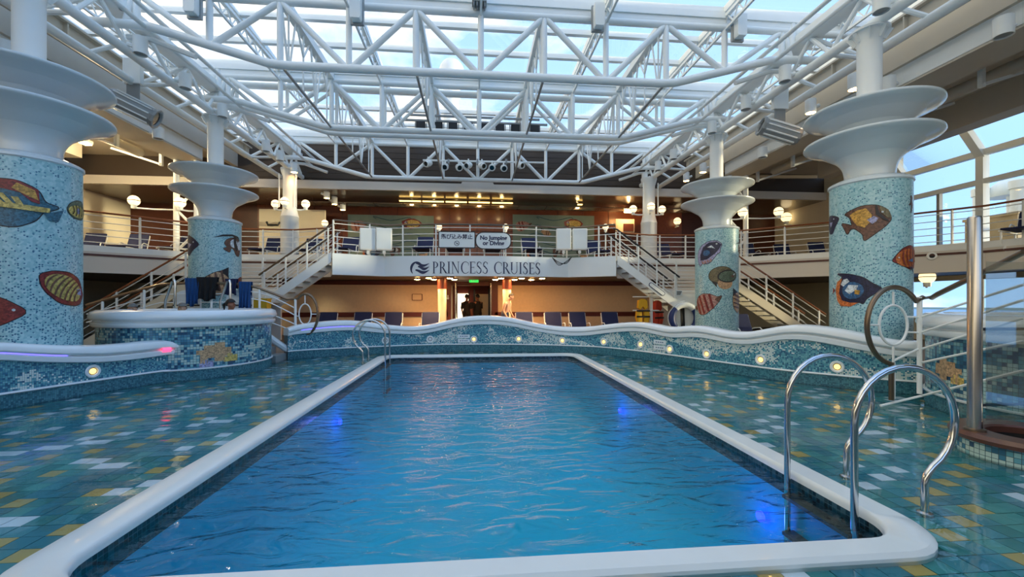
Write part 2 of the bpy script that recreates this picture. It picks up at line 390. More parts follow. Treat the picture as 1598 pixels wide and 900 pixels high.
# pool basin
b = MB(); zs = (-.05, -.3, -1.6)
def ringwall(b, poly, z0, z1):
    i = len(b.v); n = len(poly); d = 0; b.uv = b.uv or []
    for k in range(n + 1):
        q = poly[k % n]
        if k: d += (Vector(q) - Vector(poly[k - 1])).length
        b.v += [(q[0], q[1], z0), (q[0], q[1], z1)]; b.uv += [(d, z0), (d, z1)]
    for k in range(n): b.f.append((i + 2 * k, i + 2 * k + 2, i + 2 * k + 3, i + 2 * k + 1))
rings = [(0, -.17), (0, -.7)] + [(1.1 * (1 - math.cos(t)), -.7 - .9 * math.sin(t)) for t in [PI / 2 * k / 8 for k in range(1, 9)]]
for d_, z in rings: b.v += [(x, y, z) for x, y in rrect(PX0 + d_, PX1 - d_, PY0 + d_, PY1 - d_, .30)]
for j in range(len(rings) - 1):
    for k in range(N_): b.f.append((j * N_ + k, j * N_ + (k + 1) % N_, (j + 1) * N_ + (k + 1) % N_, (j + 1) * N_ + k))
b.f.append(tuple((len(rings) - 1) * N_ + k for k in range(N_)))
b.build('basin', 'pool_blue', pool, ang=80)
b = MB(); ringwall(b, inner, .0, -.17); b.build('waterline_band', 'waterline', pool, fix=False)
b = MB(); b.v = [(x, y, -.05) for x, y in rrect(PX0 - .02, PX1 + .02, PY0 - .02, PY1 + .02, .3)]; b.f = [tuple(range(N_))]
tag(b.build('pool_water_surface', 'pool_water', fix=False), 'rippling clear blue water filling the swimming pool', 'water', kind='stuff')
# underwater lamps, blue
for k, (x, y) in enumerate(((2.80, 3.9), (PX0 + .05, 7.6), (2.80, 7.9))):
    o = thing('underwater_lamp', ['blue underwater lamp in the pool wall next to the near ladder', 'blue underwater lamp in the left pool wall', 'blue underwater lamp halfway along the right pool wall'][k], 'lamp', (x, y, -.5), 0, 'underwater pool lamps')
    sg = -1 if x > 0 else 1
    MB().lathe([(0, 0), (.05, 0), (.05, .03), (0, .03)], 16).move(Matrix.Rotation(sg * PI / 2, 4, 'Y')).build('lens', mat('lamp_blue', (60, 60, 255), .3, emit=(40, 50, 255), es=2.5) if k == 0 else 'lamp_blue', o)
    lampobj('underwater_glow', 'POINT', 2.2, (.12, .15, 1), (sg * .25, 0, 0), o, .1)
# pool bottom drain stripe
# ---------- low curved walls
LINE = [(450, 548), (480, 545.5), (520, 543.5), (560, 541.5), (600, 540), (650, 538), (700, 537), (750, 536.7), (800, 537), (860, 538), (925, 540.2), (960, 543), (1000, 547.5), (1050, 554), (1100, 561), (1150, 568), (1200, 574.5), (1250, 580), (1300, 584.5), (1348, 589), (1400, 593), (1440, 596)]
CAP = [(447, 513, 525), (455, 508.5, 522), (480, 503.5, 520), (520, 499.5, 516.5), (550, 499, 515), (575, 502, 517.5), (600, 506, 520), (640, 509.3, 522), (660, 508, 521), (680, 504, 517.3), (700, 499, 512), (720, 494.5, 508.5), (740, 492.3, 506.3), (760, 491.8, 505.8), (780, 492.6, 506.8), (800, 495.5, 509), (830, 502.5, 515.5), (860, 508, 521), (890, 510, 524.5), (920, 509.3, 523.5), (950, 505, 519.5), (980, 502, 517), (1000, 502, 517), (1020, 505, 520.5), (1035, 508.8, 524.5), (1050, 510.2, 527.5), (1070, 507.6, 526.4), (1090, 506.8, 526), (1110, 510.5, 529), (1140, 516.5, 536), (1170, 517, 538), (1200, 511.3, 533.5), (1223, 507, 529.7), (1250, 505.3, 530), (1275, 507, 533.5), (1300, 510.3, 538), (1330, 515.5, 544), (1360, 522, 549.5), (1400, 529.5, 556), (1440, 532, 558)]
def wallpts(line, cap, p0, p1, step=7):
    out = []; x = p0
    while x <= p1:
        yl = interp(line, x)[0]; w = onz(x, yl, .24); fwd = w.x * SN + w.y * CS
        yt, yb = interp(cap, x)
        out.append((w.x, w.y, EYE + (HY - yt) * (fwd + .12) / F, EYE + (HY - yb) * fwd / F)); x += step
    # smooth heights and plan
    for _ in range(3):
        out = [out[0]] + [tuple((a + 2 * b_ + c) / 4 for a, b_, c in zip(out[k - 1], out[k], out[k + 1])) for k in range(1, len(out) - 1)] + [out[-1]]
    return out
def low_wall(name, pts, side, label, led=(), red=None):
    # side: +1 pool is to the right of the walking direction, -1 to the left
    root = struct(name, label); n = len(pts)
    nor = []
    for k in range(n):
        a = Vector(pts[max(k - 1, 0)][:2]); c = Vector(pts[min(k + 1, n - 1)][:2]); d = (c - a).normalized(); nor.append(Vector((d.y, -d.x)) * side)
    arc = [0]
    for k in range(1, n): arc.append(arc[-1] + (Vector(pts[k][:2]) - Vector(pts[k - 1][:2])).length)
    def sweep(prof, nm, mt, uvz=False, sel=None, closed=True):
        b = MB(); m = len(prof(pts[0])); b.uv = [] if uvz else None; idx = list(range(n)) if sel is None else [k for k in range(n) if sel(k)]
        for k in idx:
            for off, z in prof(pts[k]):
                q = Vector(pts[k][:2]) + nor[k] * off; b.v.append((q.x, q.y, z))
                if uvz: b.uv.append((arc[k], z))
        for k in range(len(idx) - 1):
            for j in range(m if closed else m - 1): b.f.append((k * m + j, (k + 1) * m + j, (k + 1) * m + (j + 1) % m, k * m + (j + 1) % m))
        if closed:
            b.f.append(tuple(range(m))); b.f.append(tuple((len(idx) - 1) * m + j for j in reversed(range(m))))
        return b.build(nm, mt, root)
    sweep(lambda p_: [(0, .24), (0, p_[3] + .02), (-.3, p_[3] + .02), (-.3, .24)], 'mosaic_face', 'wall_mosaic', True)
    sweep(lambda p_: [(.015, -.03), (.015, .225), (-.3, .225), (-.3, -.03)], 'mosaic_base', 'base_mosaic', True)
    sweep(lambda p_: [(.0, .222), (.035, .228), (.04, .242), (.03, .255), (0, .26)], 'ledge_trim', 'cap_white')
    def cp(p_):
        zt, zb = p_[2], p_[3]; h = zt - zb
        return [(-.3, zb), (.03, zb), (.06, zb + .06 * h), (.065, zb + .3 * h), (.05, zb + .36 * h), (.02, zb + .38 * h), (.02, zb + .44 * h), (.06, zb + .46 * h), (.085, zb + .55 * h), (.085, zb + .75 * h), (.05, zb + .93 * h), (-.02, zt), (-.2, zt), (-.33, zb + .9 * h), (-.37, zb + .6 * h), (-.36, zb)]
    sweep(cp, 'rim_cap', 'cap_white')
    for a, c in led:
        sweep(lambda p_: [(.021, p_[3] + .385 * (p_[2] - p_[3])), (.03, p_[3] + .41 * (p_[2] - p_[3])), (.021, p_[3] + .435 * (p_[2] - p_[3]))], 'led_strip', 'violet_led', sel=lambda k: a <= k <= c)
    if red: sweep(lambda p_: [(.066, p_[3] + .24 * (p_[2] - p_[3])), (.1, p_[3] + .42 * (p_[2] - p_[3])), (.066, p_[3] + .6 * (p_[2] - p_[3]))], 'signal_lamp', 'red_led', sel=lambda k: red[0] <= k <= red[1])
    return root, nor
WP = wallpts(LINE, CAP, 449, 1440)
wall_far, wnor = low_wall('wall_far', WP, 1, 'low wavy mosaic wall with white rim curving round the far end and right of the pool', led=((3, 15),))
LLINE = [(-260, 652), (-120, 632), (0, 615), (75, 604), (150, 593), (250, 579), (310, 573)]
LCAP = [(-260, 548, 585), (-120, 534, 569), (0, 532, 562), (50, 535, 565), (100, 537.5, 566.2), (160, 537.3, 565.5), (200, 534.5, 562), (230, 531, 558.5), (255, 529.5, 554.5), (275, 531, 552), (292, 537, 548)]
WL = wallpts(LLINE, LCAP, -260, 292)
wall_left, lnor = low_wall('wall_left', WL, 1, 'low mosaic wall with white rim and violet light strip left of the pool', led=((30, 52),), red=(73, 75))
def wallpoint(pts, nor, px):
    best = None
    for k in range(len(pts) - 1):
        for t in (0, .25, .5, .75):
            a = Vector(pts[k][:2]).lerp(Vector(pts[k + 1][:2]), t); w = a.x * SN + a.y * CS
            x = CX + F * (a.x * CS - a.y * SN) / w
            if best is None or abs(x - px) < best[0]: best = (abs(x - px), a, nor[k], w)
    return best[1:]
# round wall lamps
def wall_lamp(px, py, lit, label, wall=None, nor=None):
    a, n, w = wallpoint(wall or WP, nor or wnor, px)
    z = EYE + (HY - py) * w / F; rz = math.atan2(n.y, n.x)
    o = thing('pool_wall_lamp', label, 'wall lamp', (a.x, a.y, z), rz, 'round lamps set in the pool wall')
    R = Matrix.Rotation(PI / 2, 4, 'Y')
    MB().lathe([(.062, 0), (.105, 0), (.112, .02), (.10, .035), (.07, .03), (.062, .015)], 20, close=True).move(R).build('ring', 'cap_white', o)
    MB().lathe([(0, .02), (.04, .018), (.05, .012), (.05, 0), (0, 0)], 20).move(R).build('lens', 'lamp_pool' if lit else 'lamp_cold', o)
    MB().lathe([(.05, .008), (.07, .008)], 20).move(R).build('gasket', 'dark_metal', o, fix=False)
LP = [(740, 529), (809, 528.5), (877, 531), (943, 533), (1001, 537), (1045, 544.5), (1103, 552), (1188, 561), (1306, 572)]
for k, (x, y) in enumerate(LP):
    wall_lamp(x, y, True, 'lit round warm lamp in the far curved mosaic wall, %s from the left' % ORD[k])
wall_lamp(602, 531, False, 'unlit round lamp behind the far pool ladder in the mosaic wall')
wall_lamp(672, 529, False, 'unlit round lamp in the mosaic wall left of the small white sign')
wall_lamp(145, 579, True, 'lit round warm lamp in the left mosaic wall under the white rim', WL, lnor)
for px, py, lb in ((724, 528, 'small white two-part depth sign left of the first lit wall lamp'), (1029, 538, 'small white two-part depth sign on the right curved wall')):
    a, n, w = wallpoint(WP, wnor, px); z = EYE + (HY - py) * w / F
    o = thing('depth_sign', lb, 'sign', (a.x, a.y, z), math.atan2(n.y, n.x), 'depth signs on the pool wall')
    MB().box((0, -.19, .02), (.02, .19, .125)).build('plate', 'sign_white', o); MB().box((0, -.19, -.125), (.02, .19, -.02)).build('plate', 'sign_white', o)
    for zz in (.072, -.072):
        for q in (-.1, -.03, .04, .1): MB().box((.02, q - .022, zz - .012), (.022, q + .022, zz + .012)).build('lettering', 'f_blue', o)
# ---------- tiled floor
floor = struct('floor', 'teal ceramic tile deck with scattered white and yellow tiles under shallow water')
FB = [(-8.2, -1.6), (8.2, -1.6), (8.2, 14), (-8.2, 14)]
b = MB()
for lo, hi in (((-8.2, -1.6, -.2), (8.2, PY0 - .1, -.012)), ((-8.2, PY1 + .1, -.2), (8.2, 14, -.012)), ((-8.2, PY0 - .1, -.2), (PX0 - .1, PY1 + .1, -.012)), ((PX1 + .1, PY0 - .1, -.2), (8.2, PY1 + .1, -.012))): b.box(lo, hi)
b.build('grout_bed', 'grout', floor)
inpoly = [(p_[0], p_[1]) for p_ in WP] + [(8.0, 5.5), (8.0, -1.6), (-8.0, -1.6)] + [(p_[0], p_[1]) for p_ in WL] + [(-5.7, 10.5)]
def inside(x, y, poly):
    c = False; j = len(poly) - 1
    for i in range(len(poly)):
        xi, yi = poly[i]; xj, yj = poly[j]
        if (yi > y) != (yj > y) and x < (xj - xi) * (y - yi) / (yj - yi) + xi: c = not c
        j = i
    return c
TS = .152; tiles = []
for i in range(-54, 55):
    for j in range(-11, 92):
        x = XC + .05 + i * TS; y = PY0 - .22 + j * TS
        if PX0 - .25 < x < PX1 + .18 and PY0 - .14 < y < PY1 + .10: continue
        if not inside(x, y, inpoly): continue
        k = (i * 3 + j * 5 + (j // 5)) % 11
        if k == 0: c = 'tile_white'
        elif k == 4: c = 'tile_yellow'
        else: c = 'tile_%d' % min(5, int(random.random() * 3 + 3 * (.5 + .5 * math.sin(i * .31 + 1) * math.cos(j * .23))) )
        if k in (0, 4) and random.random() < .18: c = 'tile_%d' % random.randrange(6)
        elif k == 8 and random.random() < .25: c = random.choice(['tile_white', 'tile_yellow'])
        tiles.append((x, y, c))
def vis(t):
    x, y, _ = t; w = x * SN + y * CS
    if w < 1: return 1e9
    px = CX + F * (x * CS - y * SN) / w; py = HY + F * EYE / w
    return w if (-5 < px < 1603 and py < 905) else 1e9
tiles.sort(key=vis)
tm = {}
hs_ = TS / 2 - .003
for q in ['tile_%d' % k for k in range(6)] + ['tile_white', 'tile_yellow']:
    b = MB().box((-hs_, -hs_, -.012), (hs_, hs_, 0)); me = bpy.data.meshes.new('tile'); me.from_pydata(b.v, [], b.f[1:]); me.materials.append(M[q]); tm[q] = me
for x, y, c in tiles[:300]:
    o = link('tile', tm[c], floor); o.location = (x, y, random.uniform(-.0015, .0015))
b = MB(); cols = []
LT = {q: lin(c) for q, c in zip(['tile_%d' % k for k in range(6)], TILE_COLS)}; LT['tile_white'] = lin((234, 242, 246)); LT['tile_yellow'] = lin((204, 176, 104))
for x, y, c in tiles[300:]:
    n0 = len(b.f); b.box((x - hs_, y - hs_, -.012), (x + hs_, y + hs_, 0)); del b.f[n0]
    g = random.uniform(.92, 1.06); cols += [(*[v * g for v in LT[c]], 1)] * 5
me = bpy.data.meshes.new('far_tiles'); me.from_pydata(b.v, [], b.f); me.materials.append(M['tile_glaze'])
ca = me.attributes.new('tint', 'FLOAT_COLOR', 'FACE'); ca.data.foreach_set('color', [v for c in cols for v in c])
o = link('far_tiles', me, floor); o['kind'] = 'stuff'
b = MB()
for x0, x1, y0, y1 in ((-8.2, 8.2, -1.6, PY0 - .12), (-8.2, 8.2, PY1 + .1, 14), (-8.2, PX0 - .2, PY0 - .12, PY1 + .1), (PX1 + .15, 8.2, PY0 - .12, PY1 + .1)):
    b.quad((x0, y0, .022), (x1, y0, .022), (x1, y1, .022), (x0, y1, .022))
tag(b.build('shallow_water', 'film_water', fix=False), 'shallow clear water lying over the teal deck tiles', 'water', kind='stuff')
# ---------- outer deck around the low walls
loop = [Vector((p_[0], p_[1])) for p_ in WP[::4]] + [Vector(q) for q in ((8.1, 5.5), (8.1, 2), (8.1, -1.5), (3, -1.55), (-3, -1.55), (-8.1, -1.5), (-8.1, 2))] + [Vector((p_[0], p_[1])) for p_ in WL[::6]] + [Vector((-5.9, 10.0)), Vector((-5.6, 11.0)), Vector((-5.3, 11.8))]
b = MB(); n = len(loop)
for q in loop:
    d = q - Vector((0, 6)); k = min(18 / max(abs(d.x), 1e-3), 18 / max(abs(d.y), 1e-3)); e = Vector((0, 6)) + d * k
    s_ = q + d.normalized() * .12
    b.v += [(s_.x, s_.y, .15), (e.x, e.y, .15)]
for k in range(n): b.f.append((2 * k, 2 * k + 1, 2 * ((k + 1) % n) + 1, 2 * ((k + 1) % n)))
tag(b.build('floor_outer', 'deck', fix=False), 'teak coloured deck around the pool enclosure', kind='structure')
# ================================================================== SETTING: upper deck, back and side walls, ceilings
DZ0, DZ1 = 2.5, 3.25
EDGE = [(-15.6, -6), (-15.6, 8), (-15.0, 11.4), (-13.8, 13.1), (-12.3, 14.6), (-10.5, 16.3), (-9.2, 17.0), (-7.0, 17.1), (-5.4, 16.5), (-4.9, 15.15), (-4.0, 15.65), (-3.3, 16.05), (-2.6, 15.9), (-1.7, 15.73), (-0.8, 15.63), (0.15, 15.6), (1.1, 15.63), (2.0, 15.73), (2.9, 15.9), (3.6, 16.05), (4.3, 15.65), (5.2, 15.15), (5.7, 16.5), (7.3, 17.1), (9.5, 17.0), (10.8, 16.3), (12.6, 14.6), (14.1, 13.1), (15.3, 11.4), (15.9, 8), (15.9, -6)]
YB, XW = 22.6, 17.0
poly = EDGE + [(XW, -6), (XW, YB), (-XW, YB), (-XW, -6)]
bm = bmesh.new()
vsb = [bm.verts.new((x, y, DZ0 + .02)) for x, y in poly]; f = bm.faces.new(vsb)
r = bmesh.ops.extrude_face_region(bm, geom=[f]); bmesh.ops.translate(bm, verts=[v for v in r['geom'] if isinstance(v, bmesh.types.BMVert)], vec=(0, 0, DZ1 - DZ0 - .02))
bmesh.ops.recalc_face_normals(bm, faces=bm.faces); bmesh.ops.triangulate(bm, faces=[q for q in bm.faces if len(q.verts) > 4])
me = bpy.data.meshes.new('floor_upper'); bm.to_mesh(me); bm.free()
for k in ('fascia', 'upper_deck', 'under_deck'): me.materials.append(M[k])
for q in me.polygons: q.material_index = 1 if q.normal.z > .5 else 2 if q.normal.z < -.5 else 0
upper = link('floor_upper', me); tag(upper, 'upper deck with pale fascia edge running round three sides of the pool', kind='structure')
# brown trim line along the side fascias, painted band along the middle platform
def strip(pts, z0, z1, off, name, mt, parent, th=.02):
    b = MB(); n = len(pts); nn = []
    for k in range(n):
        d = (Vector(pts[min(k + 1, n - 1)]) - Vector(pts[max(k - 1, 0)])).normalized(); nn.append(Vector((d.y, -d.x)))
    for k in range(n):
        q = Vector(pts[k]); a = q + nn[k] * (off + th); c = q + nn[k] * off
        b.v += [(a.x, a.y, z0), (a.x, a.y, z1), (c.x, c.y, z1), (c.x, c.y, z0)]
    for k in range(n - 1):
        for j in range(4): b.f.append((4 * k + j, 4 * k + 4 + j, 4 * k + 4 + (j + 1) % 4, 4 * k + (j + 1) % 4))
    b.f += [(0, 1, 2, 3), (4 * n - 1, 4 * n - 2, 4 * n - 3, 4 * n - 4)]
    return b.build(name, mt, parent)
MIDI = (9, 21)
strip(EDGE[:9], 3.06, 3.13, .005, 'trim_strip', 'wood_dark', upper); strip(EDGE[22:], 3.06, 3.13, .005, 'trim_strip', 'wood_dark', upper)
strip(EDGE[9:22], 2.53, 3.27, .01, 'platform_fascia', 'fascia_blue', upper)
# curb under the side railings
strip(EDGE[:9], 3.2, 3.4, -.06, 'curb', 'white_paint', upper, .07); strip(EDGE[22:], 3.2, 3.4, -.06, 'curb', 'white_paint', upper, .07)
# ---------- back wall, upper level, wood panels
wall_back = struct('wall_back', 'brown wood panelled back wall of the upper deck')
MB().box((-XW, YB, 3.12), (XW, YB + .2, 7.6)).build('panel_backing', 'wood_dark', wall_back)
xs = [-11, -9.6, -8.2, -6.8, -5.4, -4.0, -1.3, .15, 1.6, 4.5, 5.9, 7.3, 8.7, 10.1, 11.5]
for a, c in zip(xs, xs[1:]):
    MB().box((a + .015, YB - .04, 3.2), (c - .015, YB, 5.3)).build('panel', 'wood', wall_back, smooth=False)
    MB().box((a + .015, YB - .04, 5.34), (c - .015, YB, 6.6)).build('panel', 'wood', wall_back, smooth=False)
# ---------- side walls
wall_right = struct('wall_right', 'right side wall, solid towards the back and glazed towards the front, unseen near stretches made solid to block the sun')
MB().box((XW, 15.6, .15), (XW + .25, YB, 7.6)).build('panel', 'cream', wall_right)
MB().box((XW, -4, .15), (XW + .25, 15.6, .95)).build('sill_wall', 'cream', wall_right)
MB().box((XW, -6, 3.2), (XW + .25, 7.9, 7.9)).build('panel', 'cream', wall_right)  # out of view, made solid to keep the low sun off the left columns
MB().box((XW, -4, 2.35), (XW + .25, 15.6, 3.2)).build('spandrel', 'cream', wall_right)
MB().box((XW, -6, .95), (XW + .25, 10.2, 2.35)).build('panel', 'cream', wall_right)  # unseen stretch closed to stop sun reaching the right column
wl = struct('wall_left_side', 'cream left side wall of the upper and lower deck')
MB().box((-XW - .2, -4, .15), (-XW, YB, 7.6)).build('panel', 'cream', wl)
# glazing on the right
win = struct('window_1', 'tall glazed window wall on the right of the upper deck')
for y in (8.0, 10.4, 12.8, 15.4):
    MB().box((XW - .05, y - .11, 3.2), (XW + .2, y + .11, 6.55)).build('mullion', 'white_paint', win)
    MB().beam((XW + .07, y, 6.5), (XW - .9, y, 7.75), .22, .25, (0, 1, 0)).build('raked_mullion', 'white_paint', win)
for z, h in ((3.25, .12), (5.55, .16), (6.5, .2)): MB().box((XW - .04, 7.9, z), (XW + .16, 15.6, z + h)).build('transom', 'white_paint', win)
for k, y in enumerate((8.0, 10.4, 12.8)):
    y1 = y + 2.4 if k < 2 else 15.4
    MB().quad((XW + .06, y, 3.3), (XW + .06, y1, 3.3), (XW + .06, y1, 6.5), (XW + .06, y, 6.5)).build('pane', 'window_glass', win, fix=False)
    MB().quad((XW + .06, y, 6.6), (XW + .06, y1, 6.6), (XW - .88, y1, 7.8), (XW - .88, y, 7.8)).build('pane', 'window_glass', win, fix=False)
    MB().box((XW - .02, (y + y1) / 2 - .05, 3.3), (XW + .12, (y + y1) / 2 + .05, 5.6)).build('door_stile', 'grey_metal', win)
w2 = struct('window_2', 'row of lower deck windows on the right')
for k in range(2):
    y = 10.2 + k * 2.7
    MB().quad((XW + .1, y, .95), (XW + .1, y + 2.7, .95), (XW + .1, y + 2.7, 2.35), (XW + .1, y, 2.35)).build('pane', 'window_glass', w2, fix=False)
    MB().box((XW, y - .06, .95), (XW + .2, y + .06, 2.35)).build('mullion', 'dark_metal', w2)
wall_rear = struct('wall_rear', 'plain rear wall of the pool hall behind the viewpoint')
MB().box((-XW, -6.2, .15), (XW, -6, 3.4)).build('panel', 'beige_steel', wall_rear)
for k in range(8): MB().box((-14 + k * 3.7, -6.0, 1.0), (-11.2 + k * 3.7, -5.95, 2.3)).build('dark_opening', 'dark_metal', wall_rear)
# ---------- bulkhead and ceilings
ceil = struct('ceiling', 'dark ceiling behind the glass roof over the upper deck')
MB().box((-XW, 19.2, 6.55), (XW, 19.4, 8.7)).build('bulkhead', 'dark_ceiling', ceil)
for k in range(7):
    z = 6.98 + k * .24
    MB().box((-9.5, 19.17, z), (9.8, 19.2, z + .225)).build('bulkhead_board', 'dark_ceiling', ceil, smooth=False)
b = MB(); b.box((-XW, 19.05, 6.5), (XW, 19.2, 6.86)).build('bulkhead_band', 'fascia', ceil)
b = MB().prism([(-.75, 6.5), (1.05, 6.5), (.75, 7.1), (-.45, 7.1)], 18.98, 19.05); b.build('bulkhead_plate', 'fascia', ceil)
MB().box((-XW, 19.2, 6.5), (XW, YB, 6.56)).build('soffit', 'soffit_gloss', ceil)
for k in range(14):
    x = -9 + k * 1.4; MB().box((x, 20.8, 6.3), (x + 1.36, 21.5, 6.34)).build('soffit_panel', 'soffit_gloss', ceil)
# side ceilings
MB().box((-XW, -6, 8.4), (XW, -1.5, 8.6)).build('rear_ceiling', 'beige_steel', ceil)
for sg, nm in ((-1, 'left'), (1, 'right')):
    x0, x1 = (-XW, -10.4) if sg < 0 else (10.7, XW)
    MB().box((x0, -6, 7.75), (x1, 19.2, 7.9)).build('side_ceiling', 'beige_steel', ceil)
    xa = XC + sg * 10.4
    MB().box((min(xa, xa + sg * .12), -6, 6.95), (max(xa, xa + sg * .12), 17, 7.45)).build('gutter_face', 'white_paint', ceil)
    MB().box((min(xa, xa + sg * 1.0), -6, 6.9), (max(xa, xa + sg * 1.0), 17, 6.96)).build('gutter_floor', 'beige_steel', ceil)
    MB().tube([(XC + sg * 12.6, -6, 7.15), (XC + sg * 12.6, 17, 7.15)], .16, 10).build('duct_pipe', 'beige_steel', ceil)
    MB().tube([(XC + sg * 13.4, -6, 7.4), (XC + sg * 13.4, 17, 7.4)], .07, 8).build('duct_pipe', 'beige_steel', ceil)
    MB().box((min(XC + sg * 14.6, XC + sg * 15.2), -6, 6.9), (max(XC + sg * 14.6, XC + sg * 15.2), 17, 7.75)).build('cable_tray', 'beige_steel', ceil)
    for k in range(9):
        y = 1 + k * 2; MB().box((XC + sg * 11.9 - .05, y, 6.7), (XC + sg * 11.9 + .05, y + .1, 7.75)).build('hanger', 'white_paint', ceil)
        MB().beam((XC + sg * 11.9, y, 6.75), (XC + sg * 13.6, y, 7.3), .07, .07).build('hanger_brace', 'white_paint', ceil)
    # roof running rail, an I section
    xr = XC + sg * 9.5
    b = MB(); b.box((xr - .14, -6, 7.55), (xr + .14, 18.5, 7.6)); b.box((xr - .02, -6, 7.6), (xr + .02, 18.5, 7.95)); b.box((xr - .14, -6, 7.95), (xr + .14, 18.5, 8.0)); b.build('running_rail', 'beige_steel', ceil)
    for k in range(10):
        y = 1 + k * 1.9; MB().box((xr - .12, y, 7.6), (xr + .12, y + .03, 7.95)).build('rail_stiffener', 'beige_steel', ceil)
    # upright skirt closing the gap between glass roof and side ceiling
    MB().box((min(XC + sg * 10.3, XC + sg * 10.5), -6, 7.4), (max(XC + sg * 10.3, XC + sg * 10.5), 19.2, 8.6)).build('skirt', 'beige_steel', ceil)
# added glowing bars standing in for sunset light reflected in the soffit
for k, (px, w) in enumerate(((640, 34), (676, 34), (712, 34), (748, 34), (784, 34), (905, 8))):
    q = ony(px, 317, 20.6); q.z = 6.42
    o = thing('sunset_glow_bar', 'added gold glowing bar imitating sunset reflected in the upper soffit, %s from the left' % ORD[k], 'lamp', (q.x, q.y, 6.42), 0, 'added sunset glow bars')
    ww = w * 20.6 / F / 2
    MB().box((-ww, -.04, .0), (ww, .04, .06)).build('housing', 'bronze', o); MB().box((-ww * .95, -.05, -.05), (ww * .95, .03, 0)).build('lens', 'sunset_gold_glow', o)  # made-up bar body with a glowing face, not a real fitting
    lampobj('sunset_glow_fill', 'POINT', 7, (1, .7, .3), (0, .5, -.15), o, .1)  # added warm fill, also brightens the wood wall
# ---------- lower level back wall
YL = 19.0
wlow = struct('wall_lower_back', 'warm patterned wall and entrance under the upper platform')
def wx(px, Y=YL): return ony(px, 470, Y).x
DL, DR = wx(699), wx(772)
MB().box((-XW, YB - .1, .15), (XW, YB, 2.52)).build('rear_panel', 'cream', wlow)
MB().box((-10.5, YL, .15), (DL, YL + .15, 2.5)).build('wallpaper_panel', 'wallpaper', wlow); MB().box((DR, YL, .15), (10.8, YL + .15, 2.5)).build('wallpaper_panel', 'wallpaper', wlow)
MB().box((DL, YL, 2.3), (DR, YL + .15, 2.5)).build('lintel', 'maroon', wlow)
for a, c in ((-10.5, DL), (DR, 10.8)):
    MB().box((a, YL - .04, 2.32), (c, YL, 2.5)).build('cornice', 'maroon', wlow)
    MB().box((a, YL - .06, .92), (c, YL, 1.12)).build('dado_rail', 'maroon', wlow)
for x in (DL, DR): MB().box((x - .14, YL - .06, .15), (x + .14, YL + .2, 2.35)).build('door_jamb', 'maroon', wlow)
MB().box((-10.5, YL + 3.2, .15), (10.8, YL + 3.3, 2.5)).build('lobby_wall', 'maroon', wlow)
for x in (DL, DR): MB().box((x - .05, YL + .2, .15), (x + .05, YL + 3.2, 2.5)).build('lobby_side', 'wallpaper', wlow)
for x, px in ((-9.0, 0), (9.2, 0)): MB().box((x - .1, 15.9, .15), (x + .1, YL, 2.5)).build('return_wall', 'cream', wlow)
# bright lobby window and white door
d1 = struct('door_1', 'brightly lit glass door in the dark entrance')
a, c = wx(714, YL + 2.9), wx(731, YL + 2.9)
MB().box((a, YL + 2.9, .4), (c, YL + 2.95, 2.0)).build('lit_pane', 'door_glow', d1); MB().box((a - .06, YL + 2.88, .15), (a, YL + 2.98, 2.15)).build('frame', 'dark_metal', d1); MB().box((c, YL + 2.88, .15), (c + .06, YL + 2.98, 2.15)).build('frame', 'dark_metal', d1)
d2 = struct('door_2', 'pale door panel in the dark entrance')
a, c = wx(742, YL + 1.5), wx(762, YL + 1.5)
MB().box((a, YL + 1.5, .15), (c, YL + 1.56, 1.95)).build('leaf', 'door_glow' if False else 'cream', d2); MB().box((a + .1, YL + 1.48, 1.35), (a + .3, YL + 1.5, 1.42)).build('vision_slot', 'black', d2); MB().box((a + .1, YL + 1.48, 1.15), (a + .3, YL + 1.5, 1.22)).build('vision_slot', 'black', d2)
MB().box((c, YL + 1.46, .15), (c + .1, YL + 1.58, 2.2)).build('frame', 'dark_metal', d2); MB().box((a - .1, YL + 1.46, .15), (a, YL + 1.58, 2.2)).build('frame', 'dark_metal', d2)
for px in (711, 766):
    x = wx(px, YL - .2); tag(MB().tube([(x, YL - .25, .15), (x, YL - .25, 2.4)], .045, 10).build('trim_%d' % (1 if px < 740 else 2), 'steel_brushed'), kind='structure')
# downlights in the platform soffit
k = 0
for px, py, Y in ((651, 437.5, 17), (669, 433.5, 16), (677, 438, 17), (702, 433.5, 16), (709, 438, 17), (773, 438.5, 17), (782, 434, 16), (803, 438.5, 17), (814, 434.5, 16), (829, 439, 17), (846, 435.5, 16)):
    q = ony(px, py, Y)
    o = thing('downlight', 'round warm downlight under the upper platform, %s from the left' % ORD[k], 'ceiling lamp', (q.x, Y, 2.5), 0, 'downlights under the platform')
    MB().lathe([(.1, .02), (.15, .02), (.16, -.01), (.13, -.03), (.1, -.02)], 16, close=True).build('trim_ring', 'bronze', o)
    MB().lathe([(0, -.055), (.08, -.05), (.12, -.02), (.1, .015), (0, .015)], 16).build('lens', 'downlight_lens', o)
    lampobj('downlight_beam', 'SPOT', 34, (1, .62, .28), (0, 0, -.1), o, .08)
    k += 1
# columns under the platform
for k, px in enumerate((690, 791)):
    q = ony(px, 470, 17.2)
    o = thing('deck_post', ['cream post with brown head left of the entrance', 'cream post with brown head right of the entrance'][k], 'post', (q.x, 17.2, .15))
    MB().lathe([(.17, 0), (.17, 1.95), (0, 1.95)], 20).build('shaft', 'cream', o); MB().lathe([(0, 1.95), (.19, 1.95), (.19, 2.37), (0, 2.37)], 20).build('head', 'maroon', o)
